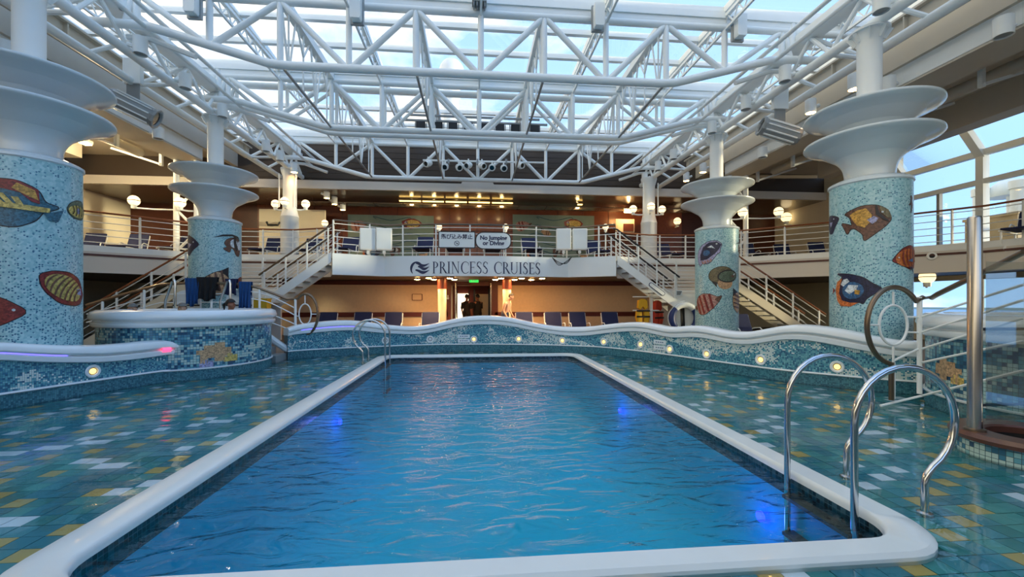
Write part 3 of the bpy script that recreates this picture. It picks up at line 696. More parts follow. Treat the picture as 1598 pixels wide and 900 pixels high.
# ================================================================== ROOF
TY = dict(A=9.67, B=13.03, B2=13.48, C=18.05)
ZB, ZT, BAY = 6.76, 8.16, 1.46
def chord_z(x):
    d = abs(x - XC); return ZB if d <= 4.40 else ZB + (min(d, 7.35) - 4.40) / 2.95 * .72
def cross_truss(Y, label, beam=True, rb=.092, rw=.068):
    o = thing('roof_truss', label, 'roof truss', (XC, Y, ZB), 0, 'white roof trusses')
    def P(x, z): return (x, 0, z - ZB)
    pts = [P(-8.2, ZB + .74), P(-7.35, ZB + .72), P(-7.0, ZB + .68), P(-4.6, ZB + .03), P(-4.2, ZB), P(0, ZB), P(4.2, ZB), P(4.6, ZB + .03), P(7.0, ZB + .68), P(7.35, ZB + .72), P(8.2, ZB + .74)]
    MB().tube(pts, rb, 12).build('bottom_chord', 'truss_white', o)
    MB().tube([P(-9.4, ZT), P(9.4, ZT)], .085, 12).build('top_chord', 'truss_white', o)
    if beam: MB().box((-9.6, -.06, ZT - ZB + .06), (9.6, .06, ZT - ZB + .34)).build('top_plate', 'truss_white', o)
    for k in range(-5, 6):
        x = k * BAY; MB().tube([P(x, chord_z(x + XC)), P(x, ZT)], rw, 10).build('post', 'truss_white', o)
    for k in range(-5, 6):
        if k % 2:
            for s in (-1, 1):
                x1 = (k + s) * BAY
                if abs(k + s) > 5: x1 = s * 7.6
                MB().tube([P(k * BAY + s * .06, ZT - .05), P(x1 - s * .08, chord_z(x1 + XC) + .04)], rw, 10).build('diagonal', 'truss_white', o)
    return o
cross_truss(TY['A'], 'nearest white tubular roof truss spanning the whole pool, highest in view')
cross_truss(TY['B'], 'middle white roof truss, front one of the close pair')
cross_truss(TY['B2'], 'middle white roof truss, rear one of the close pair', False, .078, .05)
cross_truss(TY['C'], 'farthest white roof truss in front of the dark ceiling, carrying white spotlights')
# fore-and-aft trusses
for k in (-3, -1, 1, 3):
    x = XC + k * BAY
    o = thing('roof_joist', ['white lattice joist running away under the glass roof, leftmost', 'white lattice joist running away under the glass roof, left of centre', 'white lattice joist running away under the glass roof, right of centre', 'white lattice joist running away under the glass roof, rightmost'][(k + 3) // 2], 'roof truss', (x, TY['A'], ZB), 0, 'lattice joists under the glass')
    L1 = TY['C'] - TY['A']
    MB().box((-.09, 0, 1.42), (.09, L1, 1.62)).build('top_flange', 'truss_white', o)
    for y0, y1 in ((0, TY['B'] - TY['A']), (TY['B2'] - TY['A'], L1)):
        MB().tube([(0, y0, .02), (0, y1, .0)], .032, 8).build('bottom_rod', 'dark_metal' if False else 'grey_metal', o)
        n = 4; st_ = (y1 - y0) / n
        for j in range(n):
            a = y0 + j * st_
            MB().tube([(0, a + .05, 1.42), (0, a + st_ / 2, .9 if j % 2 else .03)], .026, 6).build('web', 'truss_white', o)
            MB().tube([(0, a + st_ - .05, 1.42), (0, a + st_ / 2, .9 if j % 2 else .03)], .026, 6).build('web', 'truss_white', o)
            MB().tube([(0, a + st_ / 2, 1.42), (0, a + st_ / 2, .03)], .022, 6).build('web', 'truss_white', o)
# slim lattice purlins between them
for k in (-6, -4, -2, 0, 2, 4, 6):
    x = XC + k * BAY
    o = thing('lattice_purlin', 'slim lattice purlin below the glass, %s from the left' % ORD[(k + 6) // 2], 'roof truss', (x, 4.0, 8.1), 0, 'slim purlins below the glass')
    MB().beam((0, 0, .3), (0, 14.2, .3), .09, .07).build('top_bar', 'truss_white', o); MB().beam((0, 0, 0), (0, 14.2, 0), .05, .05).build('bottom_bar', 'truss_white', o)
    b = MB()
    for j in range(36):
        a = j * 14.2 / 36; c = (j + .5) * 14.2 / 36; e = (j + 1) * 14.2 / 36
        b.beam((0, a, .28), (0, c, .02), .025, .025); b.beam((0, c, .02), (0, e, .28), .025, .025)
    tag(b.build('lacing', 'truss_white', o), kind='stuff')
# roof glass
roof = struct('window_3', 'glass roof over the pool with white glazing bars')
ys = [-1.6, .8, 3.0, 5.2, 7.4, 9.67, 10.8, 11.9, 13.03, 14.4, 15.7, 17.0, 18.05, 19.2]
xs = [XC + k * BAY for k in (-7, -6, -4, -2, 0, 2, 4, 6, 7)]
gz = 8.6
for i in range(len(xs) - 1):
    for j in range(len(ys) - 1):
        MB().quad((xs[i], ys[j], gz), (xs[i + 1], ys[j], gz), (xs[i + 1], ys[j + 1], gz), (xs[i], ys[j + 1], gz)).build('pane', 'roof_glass', roof, fix=False, smooth=False)
for y in ys: MB().box((xs[0], y - .06, gz - .1), (xs[-1], y + .06, gz + .03)).build('glazing_bar', 'truss_white', roof)
for x in xs: MB().box((x - .05, ys[0], gz - .12), (x + .05, ys[-1], gz + .04)).build('glazing_bar', 'truss_white', roof)
for y in (7.4, 9.67, 13.03, 18.05): MB().box((xs[0], y - .1, gz - .26), (xs[-1], y + .1, gz - .1)).build('roof_beam', 'truss_white', roof)
# side trusses over the columns
for sg in (-1, 1):
    o = thing('side_truss', 'white tubular side truss resting on the %s columns' % ('left' if sg < 0 else 'right'), 'roof truss', (XC + sg * 7.65, 0, 7.0), 0, 'side trusses')
    for nm, x, z, r_ in (('lower_chord', -sg * .02, .02, .105), ('lower_chord', sg * .85, -.02, .1), ('rail_pipe', -sg * .55, .42, .05), ('rail_pipe', -sg * .75, .62, .05)):
        pts = []
        MB().tube([(x, -3, z), (x, 21.5, z)], r_, 10).build(nm, 'truss_white', o)
    MB().box((min(-sg * .05, sg * .3), -3, .78), (max(-sg * .05, sg * .3), 21.5, 1.02)).build('top_beam', 'truss_white', o)
    for j in range(18):
        y = -2 + j * 1.33
        MB().tube([(0, y, .05), (sg * .1, y + .66, .8)], .045, 8).build('web', 'truss_white', o); MB().tube([(sg * .1, y + .66, .8), (0, y + 1.33, .05)], .045, 8).build('web', 'truss_white', o)
        MB().tube([(sg * .85, y, 0), (sg * .12, y + .66, .8)], .05, 8).build('web', 'truss_white', o)
        if j % 2 == 0: MB().tube([(0, y, .02), (sg * .85, y, -.02)], .05, 8).build('cross_tie', 'truss_white', o)
    for y in (9.67, 13.03, 18.05):
        MB().tube([(-sg * .1, y, .78), (-sg * .1, y, 1.45)], .09, 10).build('stub_post', 'truss_white', o)
        MB().tube([(-sg * 1.4, y + .22, -.02), (-sg * .5, y + .22, .3), (0, y + .22, .34)], .06, 8).build('end_pipe', 'truss_white', o)
# ================================================================== COLUMNS
def fish2col(bm, cx, cy, r, ang, z0, off):
    for v in bm.verts:
        a = ang + v.co.x / r; v.co = Vector((cx + (r + off) * math.cos(a), cy + (r + off) * math.sin(a), z0 + v.co.y))
def polymesh(poly, mapper, name, material, parent, step=.06):
    bm = bmesh.new(); vv = [bm.verts.new((x, y, 0)) for x, y in poly]; bm.faces.new(vv); bm.normal_update()
    bmesh.ops.triangulate(bm, faces=bm.faces[:])
    x0 = min(p_[0] for p_ in poly); x1 = max(p_[0] for p_ in poly); x = x0 + step
    while x < x1:
        bmesh.ops.bisect_plane(bm, geom=bm.verts[:] + bm.edges[:] + bm.faces[:], plane_co=(x, 0, 0), plane_no=(1, 0, 0)); x += step
    mapper(bm); bmesh.ops.recalc_face_normals(bm, faces=bm.faces)
    me = bpy.data.meshes.new(name); bm.to_mesh(me); bm.free(); me.materials.append(M[material])
    return link(name, me, parent)
def ell(a, b, n=28, cx=0, cy=0, p=1.0):
    return [(cx + a * math.copysign(abs(math.cos(t)) ** p, math.cos(t)), cy + b * math.copysign(abs(math.sin(t)) ** p, math.sin(t))) for t in [2 * PI * k / n for k in range(n)]]
def stripe(t, w, a, b, bend=.15, ext=.97):
    # curved vertical band across an ellipse body
    out = []; t0, t1 = t - w / 2, t + w / 2
    for s, tt in ((1, t0), (-1, t1)):
        for k in range(7):
            y = s * (-1 + 2 * k / 6); hh = math.sqrt(max(0, 1 - tt * tt)) * ext
            out.append(((tt + bend * (1 - (y * .9) ** 2) - bend * .5) * a, y * hh * b))
    return out
def tri(*p): return list(p)
FISH = {
 # unit fish facing +x, body about 1 wide
 'trigger': [('f_brown', [(.5, -.02), (.42, .22), (.2, .36), (-.1, .38), (-.38, .28), (-.5, .22), (-.36, .12), (-.3, -.12), (-.42, -.06), (-.58, .0), (-.5, -.16), (-.42, -.34), (-.36, -.2), (-.26, -.18), (-.08, -.36), (-.06, -.55), (.1, -.42), (.36, -.2)]),
             ('f_gold', [(-.02, .3), (-.2, .28), (-.36, .18), (-.28, .0), (-.2, -.12), (-.05, -.2), (.06, -.06), (.1, .12)]),
             ('f_black', [(.16, .37), (.2, .34), (.24, .16), (.4, -.02), (.45, -.1), (.34, -.04), (.17, .12)]),
             ('f_olive', [(.24, .34), (.42, .22), (.49, .02), (.4, .02), (.27, .16)]), ('f_lilac', [(.0, .0), (.14, .08), (.22, .02), (.18, -.06), (.1, -.12)]), ('f_white', ell(.025, .025, 10, .3, .17))],
 'angel': [('f_navy', [(.62, .02), (.4, .16), (.2, .34), (-.1, .44), (-.5, .48), (-.28, .38), (-.4, .26), (-.5, .05), (-.46, -.22), (-.34, -.42), (-.1, -.44), (.12, -.34), (.2, -.4), (.26, -.26), (.4, -.14)]),
           ('f_orange', [(-.3, .34), (-.46, .24), (-.52, .02), (-.46, -.3), (-.34, -.46), (-.08, -.47), (.1, -.36), (-.1, -.36), (-.3, -.3), (-.4, -.08), (-.36, .14)]),
           ('f_blue', ell(.26, .24, 22, -.04, -.02)), ('f_white', [(-.26, .3), (-.34, .16), (-.26, .1), (-.1, .24), (-.16, .32)]), ('f_white', [(-.12, .14), (-.22, -.02), (-.1, -.12), (.06, .0), (.1, .12)]),
           ('f_gold', [(.02, .0), (.14, -.02), (.12, -.14), (.02, -.12)]), ('f_navy', stripe(.55, .12, .4, .36)), ('f_red', [(-.5, .0), (-.6, -.12), (-.58, .08)])],
 'stripe_orange': [('f_red', [(.56, -.02), (.4, .14), (.2, .3), (-.1, .36), (-.4, .26), (-.5, .08), (-.48, -.2), (-.3, -.34), (0, -.34), (.2, -.24), (.4, -.12)]), ('f_orange', ell(.46, .27, 24, 0, 0)), ('f_white', ell(.022, .022, 10, .36, .05))] + [('f_red', stripe(t, .1, .46, .27)) for t in (-.7, -.4, -.1, .2, .5)] + [('f_blue', [(.12, -.08), (-.1, -.02), (-.08, -.14)]), ('f_navy', [(.1, -.26), (-.06, -.48), (-.02, -.28)])],
 'butterfly': [('f_red', [(.5, .02), (.36, .2), (.1, .34), (-.2, .36), (-.44, .22), (-.56, .16), (-.52, -.1), (-.4, -.22), (-.1, -.34), (.2, -.26), (.36, -.16)]), ('f_yellow', ell(.4, .25, 24, -.02, .01)), ('f_lilac', [(-.34, .2), (-.44, .08), (-.3, .02), (-.24, .12)])] + [('f_brown', stripe(t, .09, .4, .25)) for t in (-.75, -.5, -.25, 0, .25, .5, .75)],
 'discus': [('f_teal', [(.5, .12), (.4, .04), (.3, .0), (.22, -.2), (.0, -.36), (-.4, -.34), (-.64, -.14), (-.64, .2), (-.4, .4), (-.05, .44), (.2, .34), (.3, .14), (.4, .1), (.56, .16), (.52, -.16), (.38, -.12), (.32, .02)][:12] ), ('f_teal', [(.24, .04), (.4, .0), (.56, .1), (.5, -.14), (.38, -.16)]), ('f_red', [(.24, .1), (.2, .34), (-.05, .44), (-.4, .4), (-.55, .3), (-.3, .28), (0, .24), (.14, .12)]), ('f_gold', [(.22, .16), (.16, .32), (-.05, .4), (-.1, .3), (.1, .2)])] + [('f_yellow', [(-.6 + .17 * k, .24 - .03 * k), (-.52 + .17 * k, .25 - .03 * k), (-.2 + .1 * k, -.02), (-.26 + .1 * k, -.04)]) for k in range(4)] + [('f_yellow', [(-.6, -.06), (.2, -.04), (.36, -.02), (.36, .06), (.2, .05), (-.6, .02)])],
 'green_stripe': [('f_green', [(-.44, 0), (-.34, .2), (-.1, .34), (.2, .36), (.4, .2), (.44, -.1), (.2, -.26), (-.2, -.26), (-.38, -.14)]), ('f_yellow', ell(.36, .2, 22, -.04, -.02)), ('f_lilac', ell(.08, .1, 12, -.05, 0))] + [('f_black', stripe(t, .09, .36, .2, .2)) for t in (-.7, -.4, -.1, .2, .5)],
 'red_snout': [('f_red', [(.45, 0), (.0, .34), (-.4, .4), (-.4, -.4), (0, -.3)]), ('f_brown', [(-.05, .28), (-.4, .34), (-.4, -.34), (-.12, -.24)]), ('f_white', ell(.03, .03, 10, .2, .05))],
 'navy_snout': [('f_navy', [(.42, 0), (.16, .24), (-.2, .4), (-.4, .3), (-.4, -.3), (-.1, -.42), (.1, -.22)]), ('f_lilac', [(.05, .02), (-.2, .1), (-.14, -.14)]), ('f_white', ell(.03, .03, 10, .16, .1))],
 'idol': [('f_brown', [(-.44, .06), (-.34, .24), (-.1, .34), (.2, .36), (.38, .22), (.42, -.2), (.3, -.5), (.12, -.46), (.0, -.2), (-.14, -.12), (-.2, -.36), (-.5, -.2), (-.3, -.1), (-.36, -.06)]), ('f_black', [(-.9, .26), (-.5, .44), (-.1, .5), (.24, .44), (.4, .24), (.24, .36), (-.1, .42), (-.5, .36)]), ('f_white', ell(.2, .2, 18, -.0, .08)), ('f_black', [(-.02, .44), (.1, .42), (.12, .1), (.2, -.12), (.12, -.26), (.0, -.1), (-.04, .1)]), ('f_white', ell(.1, .22, 14, .28, .02))],
 'bee': [('f_tan', [(-.44, -.18), (-.3, .12), (0, .28), (.3, .34), (.36, .04), (.2, -.16), (.1, -.4), (-.2, -.34)]), ('f_black', [(.1, .3), (.38, .42), (.34, .1), (.26, .2)])] + [('f_brown', [(-.3 + .15 * k, .14 + .06 * k), (-.25 + .15 * k, .16 + .06 * k), (-.14 + .13 * k, -.3 + .02 * k), (-.2 + .13 * k, -.32 + .02 * k)]) for k in range(4)],
 'tang': [('f_lilac', [(.48, .12), (.36, .28), (.1, .34), (-.2, .28), (-.42, .08), (-.46, -.2), (-.4, -.4), (-.3, -.3), (-.1, -.4), (.1, -.28), (.26, -.14), (.34, -.14), (.38, 0)]), ('f_navy', [(.46, .12), (.35, .25), (.1, .3), (-.14, .2), (-.3, -.02), (-.34, -.2), (-.1, -.24), (.2, -.12), (.36, 0)]), ('f_blue', ell(.12, .1, 14, -.06, -.02)), ('f_white', [(.0, .16), (.16, .18), (.24, .04), (.14, .1)]), ('f_white', ell(.028, .028, 10, .32, .18))] + [('f_pink', [(-.3 + .1 * k, -.26), (-.25 + .1 * k, -.25), (-.2 + .08 * k, -.35), (-.26 + .08 * k, -.36)]) for k in range(4)],
 'sergeant': [('f_olive', ell(.42, .3, 26, -.1, .08)), ('f_tan', ell(.26, .22, 20, .0, -.22)), ('f_black', ell(.36, .23, 24, .12, .02)), ('f_green', ell(.32, .19, 24, .12, .02)), ('f_brown', [(.2, .02), (.4, .06), (.44, .1), (.3, -.06)]), ('f_white', [(.36, .1), (.4, .08), (.34, .02), (.3, .04)]), ('f_black', [(-.28, -.16), (-.46, -.08), (-.3, -.34)])],
 'pink_stripe': [('f_pink', [(.56, .2), (.4, .16), (.2, .28), (-.1, .34), (-.4, .2), (-.46, -.1), (-.32, -.4), (-.1, -.44), (.2, -.24), (.42, -.02)]), ('f_brown', [(.56, .2), (.38, .16), (.3, .08), (.42, -.02)])] + [('f_red', [(-.3 + .2 * k, .26 + .02 * k), (-.22 + .2 * k, .28 + .02 * k), (-.06 + .16 * k, -.38 + .08 * k), (-.13 + .16 * k, -.41 + .08 * k)]) for k in range(3)] + [('f_red', [(-.4, .12), (-.36, .18), (-.22, -.38), (-.28, -.4)]), ('f_brown', [(-.44, -.06), (-.54, -.12), (-.46, -.28), (-.4, -.2)])],
 'sea_horse': [('f_brown', [(0, .5), (.14, .38), (.04, .2), (.16, 0), (.04, -.3), (-.1, -.5), (-.02, -.2), (-.02, 0), (-.3, -.06), (-.1, .08), (-.06, .3), (-.12, .44)])],
}
def fish_on(col, cx, cy, r, px, py, kind, L_, label, rot=0, flip=1, ang=None):
    d = Vector(ray(px, py)); o_ = Vector((0, 0)); dd = Vector((d.x, d.y)); c = Vector((cx, cy))
    a_ = dd.dot(dd); b_ = -2 * dd.dot(c); c_ = c.dot(c) - r * r; disc = b_ * b_ - 4 * a_ * c_
    t = (-b_ - math.sqrt(disc)) / (2 * a_) if disc > 0 else -b_ / (2 * a_)
    q = d * t; z = EYE + q.z
    if ang is None: ang = math.atan2(q.y - cy, q.x - cx)
    first = None; cr_, sr_ = math.cos(rot), math.sin(rot)
    def chaikin(P_, n=2, w=.18):
        for _ in range(n):
            P_ = [q_ for a, c in zip(P_, P_[1:] + P_[:1]) for q_ in ((a[0] * (1 - w) + c[0] * w, a[1] * (1 - w) + c[1] * w), (a[0] * w + c[0] * (1 - w), a[1] * w + c[1] * (1 - w)))]
        return P_
    def grow(P_, d_):
        out = []; n = len(P_); A = sum(P_[i - 1][0] * P_[i][1] - P_[i][0] * P_[i - 1][1] for i in range(n)); sg_ = 1 if A > 0 else -1
        for i in range(n):
            e = Vector(P_[(i + 1) % n]) - Vector(P_[i - 1])
            if e.length > 1e-6: e.normalize()
            out.append((P_[i][0] + e.y * d_ * sg_, P_[i][1] - e.x * d_ * sg_))
        return out
    base = chaikin(FISH[kind][0][1])
    for k, (m_, poly) in enumerate([(FISH[kind][0][0], base), ('f_black', grow(base, .018))] + FISH[kind][1:]):
        pp = [((x * cr_ - y * sr_) * flip * L_, (x * sr_ + y * cr_) * L_) for x, y in poly]
        po = polymesh(pp, lambda bm_: fish2col(bm_, cx - col.location.x, cy - col.location.y, r, ang, z - col.location.z, .004 if k == 1 else .006 + .003 * k), 'fish' if k == 0 else 'outline' if k == 1 else 'marking', m_, col if first is None else first)
        if first is None: first = po; po['label'] = label
COLS = []
def column(x, y, label, fishes):
    o = thing('mosaic_column', label, 'column', (x, y, .12), 0, 'mosaic columns'); R = .64
    b = MB(); b.uv = []; n = 56; z0, z1 = 0, 3.76
    for k in range(n + 1):
        t = 2 * PI * k / n
        for z in (z0, z1): b.v.append((R * math.cos(t), R * math.sin(t), z)); b.uv.append((t * R + x, z))
    for k in range(n): b.f.append((2 * k, 2 * k + 2, 2 * k + 3, 2 * k + 1))
    b.build('mosaic_drum', 'column_mosaic', o, fix=False)
    MB().lathe([(R, 3.74), (R + .025, 3.76), (R + .025, 3.80), (R - .02, 3.83), (.5, 3.88), (.42, 3.9)], 56).build('collar', 'bowl_white', o)
    def bowl(zb, zr, r0):
        h = zr - zb; pr = []
        for k in range(15):
            t = k / 14; pr.append((r0 + (1.07 - r0) * (1 - math.sqrt(max(0, 1 - t ** 1.7)) if False else t ** 2.1), zb + h * (t ** .72)))
        pr += [(1.085, zr + .02), (1.08, zr + .05), (1.05, zr + .055), (1.0, zr + .02), (.8, zr - .12), (.5, zr - .32), (.25, zr - .42)]
        return pr
    MB().lathe(bowl(3.88, 4.60, .40), 64).build('lower_bowl', 'bowl_white', o, ang=60)
    MB().lathe(bowl(4.46, 5.16, .42), 64).build('upper_bowl', 'bowl_white', o, ang=60)
    MB().lathe([(.2, 4.5), (.2, 6.6), (.24, 6.72), (.3, 6.80), (.3, 6.84), (0, 6.84)], 32).build('shaft', 'truss_white', o)
    fl = MB().lathe([(.2, 6.78), (.33, 6.78), (.33, 6.82), (.2, 6.82)], 32, close=True).build('flange', 'truss_white', o)
    for k in range(8):
        t = 2 * PI * k / 8; MB().beam((.2 * math.cos(t), .2 * math.sin(t), 6.62), (.31 * math.cos(t), .31 * math.sin(t), 6.78), .02, .12).build('gusset', 'truss_white', fl)
    for f_ in fishes: fish_on(o, x, y, R, *f_)
    return o
column(7.8, 7.72, 'mosaic column with a brown triggerfish, nearest on the right', [
    (1353, 343, 'trigger', .72, 'brown and gold triggerfish mosaic'), (1333, 452, 'angel', .68, 'navy and orange angelfish mosaic'),
    (1418, 402, 'stripe_orange', .62, 'orange striped fish mosaic', -.15, -1), (1422, 319, 'sea_horse', .34, 'small brown seahorse mosaic'), (1299.5, 348, 'navy_snout', .5, 'dark fish mosaic at the edge', .3)])
column(-7.45, 7.8, 'mosaic column with a big teal and red fish, nearest on the left', [
    (28, 322, 'discus', .92, 'teal, red and yellow fish mosaic', -.1), (122, 330, 'green_stripe', .52, 'green striped fish mosaic'),
    (101, 449, 'butterfly', .76, 'yellow and red striped fish mosaic', .55, -1), (2, 487, 'red_snout', .68, 'red pointed fish mosaic')])
column(-7.5, 13.03, 'slim looking mosaic column behind the left spa tub', [
    (298, 382, 'navy_snout', .72, 'navy fish mosaic at the edge'), (365, 383, 'idol', .62, 'brown and black fish mosaic with long fin'), (336, 440, 'bee', .95, 'orange fish mosaic with dark stripes', .1), (373, 442, 'red_snout', .5, 'red fish mosaic at the edge', 0, -1)])
column(7.8, 13.03, 'mosaic column by the lifebuoy on the far right', [
    (1105, 393, 'tang', .92, 'navy and white fish mosaic', .25), (1131, 432, 'sergeant', .86, 'olive and green fish mosaic', .1), (1102, 472, 'pink_stripe', .86, 'pink and brown striped fish mosaic', .1), (1150, 470, 'bee', .8, 'tan fish mosaic', 1.2), (1154, 388, 'idol', .4, 'dark long-finned fish mosaic')])
for sg in (-1, 1):
    x = -7.5 if sg < 0 else 7.65
    o = thing('white_column', 'plain white tapered column on the upper deck at the far %s' % ('left' if sg < 0 else 'right'), 'column', (x, 18.0, 3.25), 0, 'plain white columns')
    MB().lathe([(.34, 0), (.34, 1.75), (.345, 1.76), (.345, 1.8)], 28).build('lower_shaft', 'white_paint', o)
    MB().lathe([(.345, 1.8), (.33, 1.83), (.26, 2.15), (.26, 3.4), (.32, 3.6), (.34, 3.7), (.34, 3.75), (0, 3.75)], 28).build('upper_shaft', 'white_paint', o)
    for k in (-1, 1): MB().tube([(k * .33, -.2, 2.15), (k * .33, -.2, 3.5)], .03, 6).build('conduit', 'white_paint', o)
# ================================================================== RAILINGS AND STAIRS
def onplane(px, py, P0, P1):
    d = ray(px, py); ex, ey = P1[0] - P0[0], P1[1] - P0[1]; nx, ny = ey, -ex
    t = (nx * P0[0] + ny * P0[1]) / (nx * d[0] + ny * d[1]); return Vector((d[0] * t, d[1] * t, EYE + d[2] * t))
def railing(pts, z0, h, label, nrail=5, wood='wood_rail', spacing=1.5, cat='railing', group='white deck railings', rr=.014):
    base = Vector((pts[0][0], pts[0][1], z0)); o = thing('railing', label, cat, base, 0, group)
    P = [Vector((x, y, z0)) - base for x, y in pts]
    MB().tube([q + Vector((0, 0, h)) for q in P], .032, 8).build('handrail', wood, o)
    for k in range(nrail): MB().tube([q + Vector((0, 0, h * (.1 + .8 * k / (nrail - 1)))) for q in P], rr, 6).build('rail', 'white_paint', o)
    acc = 0; nxt = 0
    for a, c in zip(P, P[1:]):
        L_ = (c - a).length
        while nxt <= acc + L_ + 1e-6:
            q = a.lerp(c, (nxt - acc) / L_); MB().beam(q, q + Vector((0, 0, h)), .05, .05, (0, 1, 0)).build('post', 'white_paint', o); nxt += spacing
        acc += L_
    return o
def inset(pts, d):
    out = []
    for k in range(len(pts)):
        e = (Vector(pts[min(k + 1, len(pts) - 1)]) - Vector(pts[max(k - 1, 0)])).normalized(); out.append(tuple(Vector(pts[k]) - Vector((e.y, -e.x)) * d))
    return out
EI = inset(EDGE, .05)
railing(EI[1:7], 3.4, 1.08, 'white railing with wooden handrail along the left upper deck')
railing(EI[24:30], 3.4, 1.08, 'white railing with wooden handrail along the right upper deck')
railing(EI[6:9], 3.4, .98, 'white railing between the left deck and the middle platform', spacing=1.1)
railing(EI[22:25], 3.4, .98, 'white railing between the right deck and the middle platform', spacing=1.1)
railing(EI[9:22], 3.27, 1.16, 'curved white railing along the middle platform above the lettering', spacing=1.25, wood='bronze')
def staircase(x0, z0, x1, z1, ya, yb, n, label, wood, rail_h=.95, fill='white_paint', nrail=4, group='staircases'):
    o = thing('staircase', label, 'stairs', (x0, ya, 0), 0, group); dx, dz = x1 - x0, z1 - z0
    sg = 1 if dx > 0 else -1
    for y in (0, yb - ya):
        MB().prism([(0, z0), (dx, z1), (dx, z1 - .34), (0, z0 - .34)], y - .03, y + .03).build('stringer', fill, o)
    for k in range(n):
        t = (k + .5) / n; x = dx * t; z = z0 + dz * t - .1
        MB().box((x - .14, .03, z - .04), (x + .14, yb - ya - .03, z)).build('tread', 'grey_metal', o)
    for y in (0, yb - ya):
        MB().tube([(-sg * .15, y, z0 + rail_h + .02), (0, y, z0 + rail_h), (dx, y, z1 + rail_h)], .032, 8).build('handrail', wood, o)
        for j in range(nrail):
            q = .12 + (rail_h - .2) * j / (nrail - 1); MB().tube([(0, y, z0 + q), (dx, y, z1 + q)], .013, 6).build('rail', 'white_paint', o)
        for k in range(4):
            t = (k + .15) / 3.4; MB().beam((dx * t, y, z0 + dz * t - .1), (dx * t, y, z0 + dz * t + rail_h), .045, .045, (0, 1, 0)).build('post', 'white_paint', o)
    return o
staircase(5.25, 3.3, 7.65, 1.55, 15.2, 16.2, 9, 'white open stairs from the platform down to the right past the life jackets', 'dark_metal')
staircase(-4.95, 3.3, -7.35, 1.55, 15.2, 16.2, 9, 'white open stairs from the platform down to the left', 'bronze')
staircase(9.4, 2.35, 12.9, .17, 14.5, 15.5, 12, 'stairs with wooden handrails at the far right behind the wavy wall', 'wood_rail', fill='cream')
staircase(-9.1, 2.35, -12.6, .17, 14.5, 15.5, 12, 'stairs with wooden handrails at the far left behind the spa', 'wood_rail', fill='cream')
for sg in (-1, 1):
    c = XC + sg * 8.3; nm = 'right' if sg > 0 else 'left'
    o = thing('stair_landing', 'white bulkhead landing between the %s stairs with slatted upper part' % nm, 'landing', (c, 15.2, .15), 0, 'stair landings')
    MB().box((-.95, 0, 0), (.95, .1, 1.72)).build('front_panel', 'white_paint', o); MB().box((-.95, .1, 1.3), (.95, 1.4, 1.4)).build('floor_plate', 'grey_metal', o)
    MB().box((-.95, 1.3, 0), (.95, 1.4, 1.9)).build('rear_panel', 'white_paint', o)
    for k in range(9): MB().tube([(-1.0, .05, 1.82 + k * .13), (1.0, .05, 1.82 + k * .13)], .015, 6).build('rail', 'white_paint', o)
    for x in (-.9, 0, .9): MB().beam((x, .05, 1.7), (x, .05, 2.95), .05, .05, (0, 1, 0)).build('post', 'white_paint', o)
    for k in range(5): MB().box((-.95, 1.38, 1.9 + k * .14), (.95, 1.42, 1.98 + k * .14)).build('slat', 'fascia', o)
# lattice posts on the upper deck
for sg in (-1, 1):
    q0 = onz(1173 if sg > 0 else 228, 391, 3.25); x0 = XC + sg * 10.9
    for k in (0,):
        o = thing('lattice_post', 'white pair of posts with zigzag bracing on the %s upper deck' % ('right' if sg > 0 else 'left'), 'post', (x0, 16.9, 3.25), 0, 'lattice posts')
        for x in (-.36, .36): MB().tube([(x, 0, 0), (x, 0, 3.64)], .1, 12).build('post', 'white_paint', o)
        for j in range(4):
            z = .25 + j * .8; s = 1 if j % 2 else -1
            MB().tube([(s * .34, 0, z), (-s * .34, 0, z + .7)], .05, 8).build('brace', 'white_paint', o)
        for x in (-.36, .36): MB().lathe([(0, 0), (.2, 0), (.2, .04), (0, .04)], 14, (x, 0)).build('foot', 'white_paint', o)
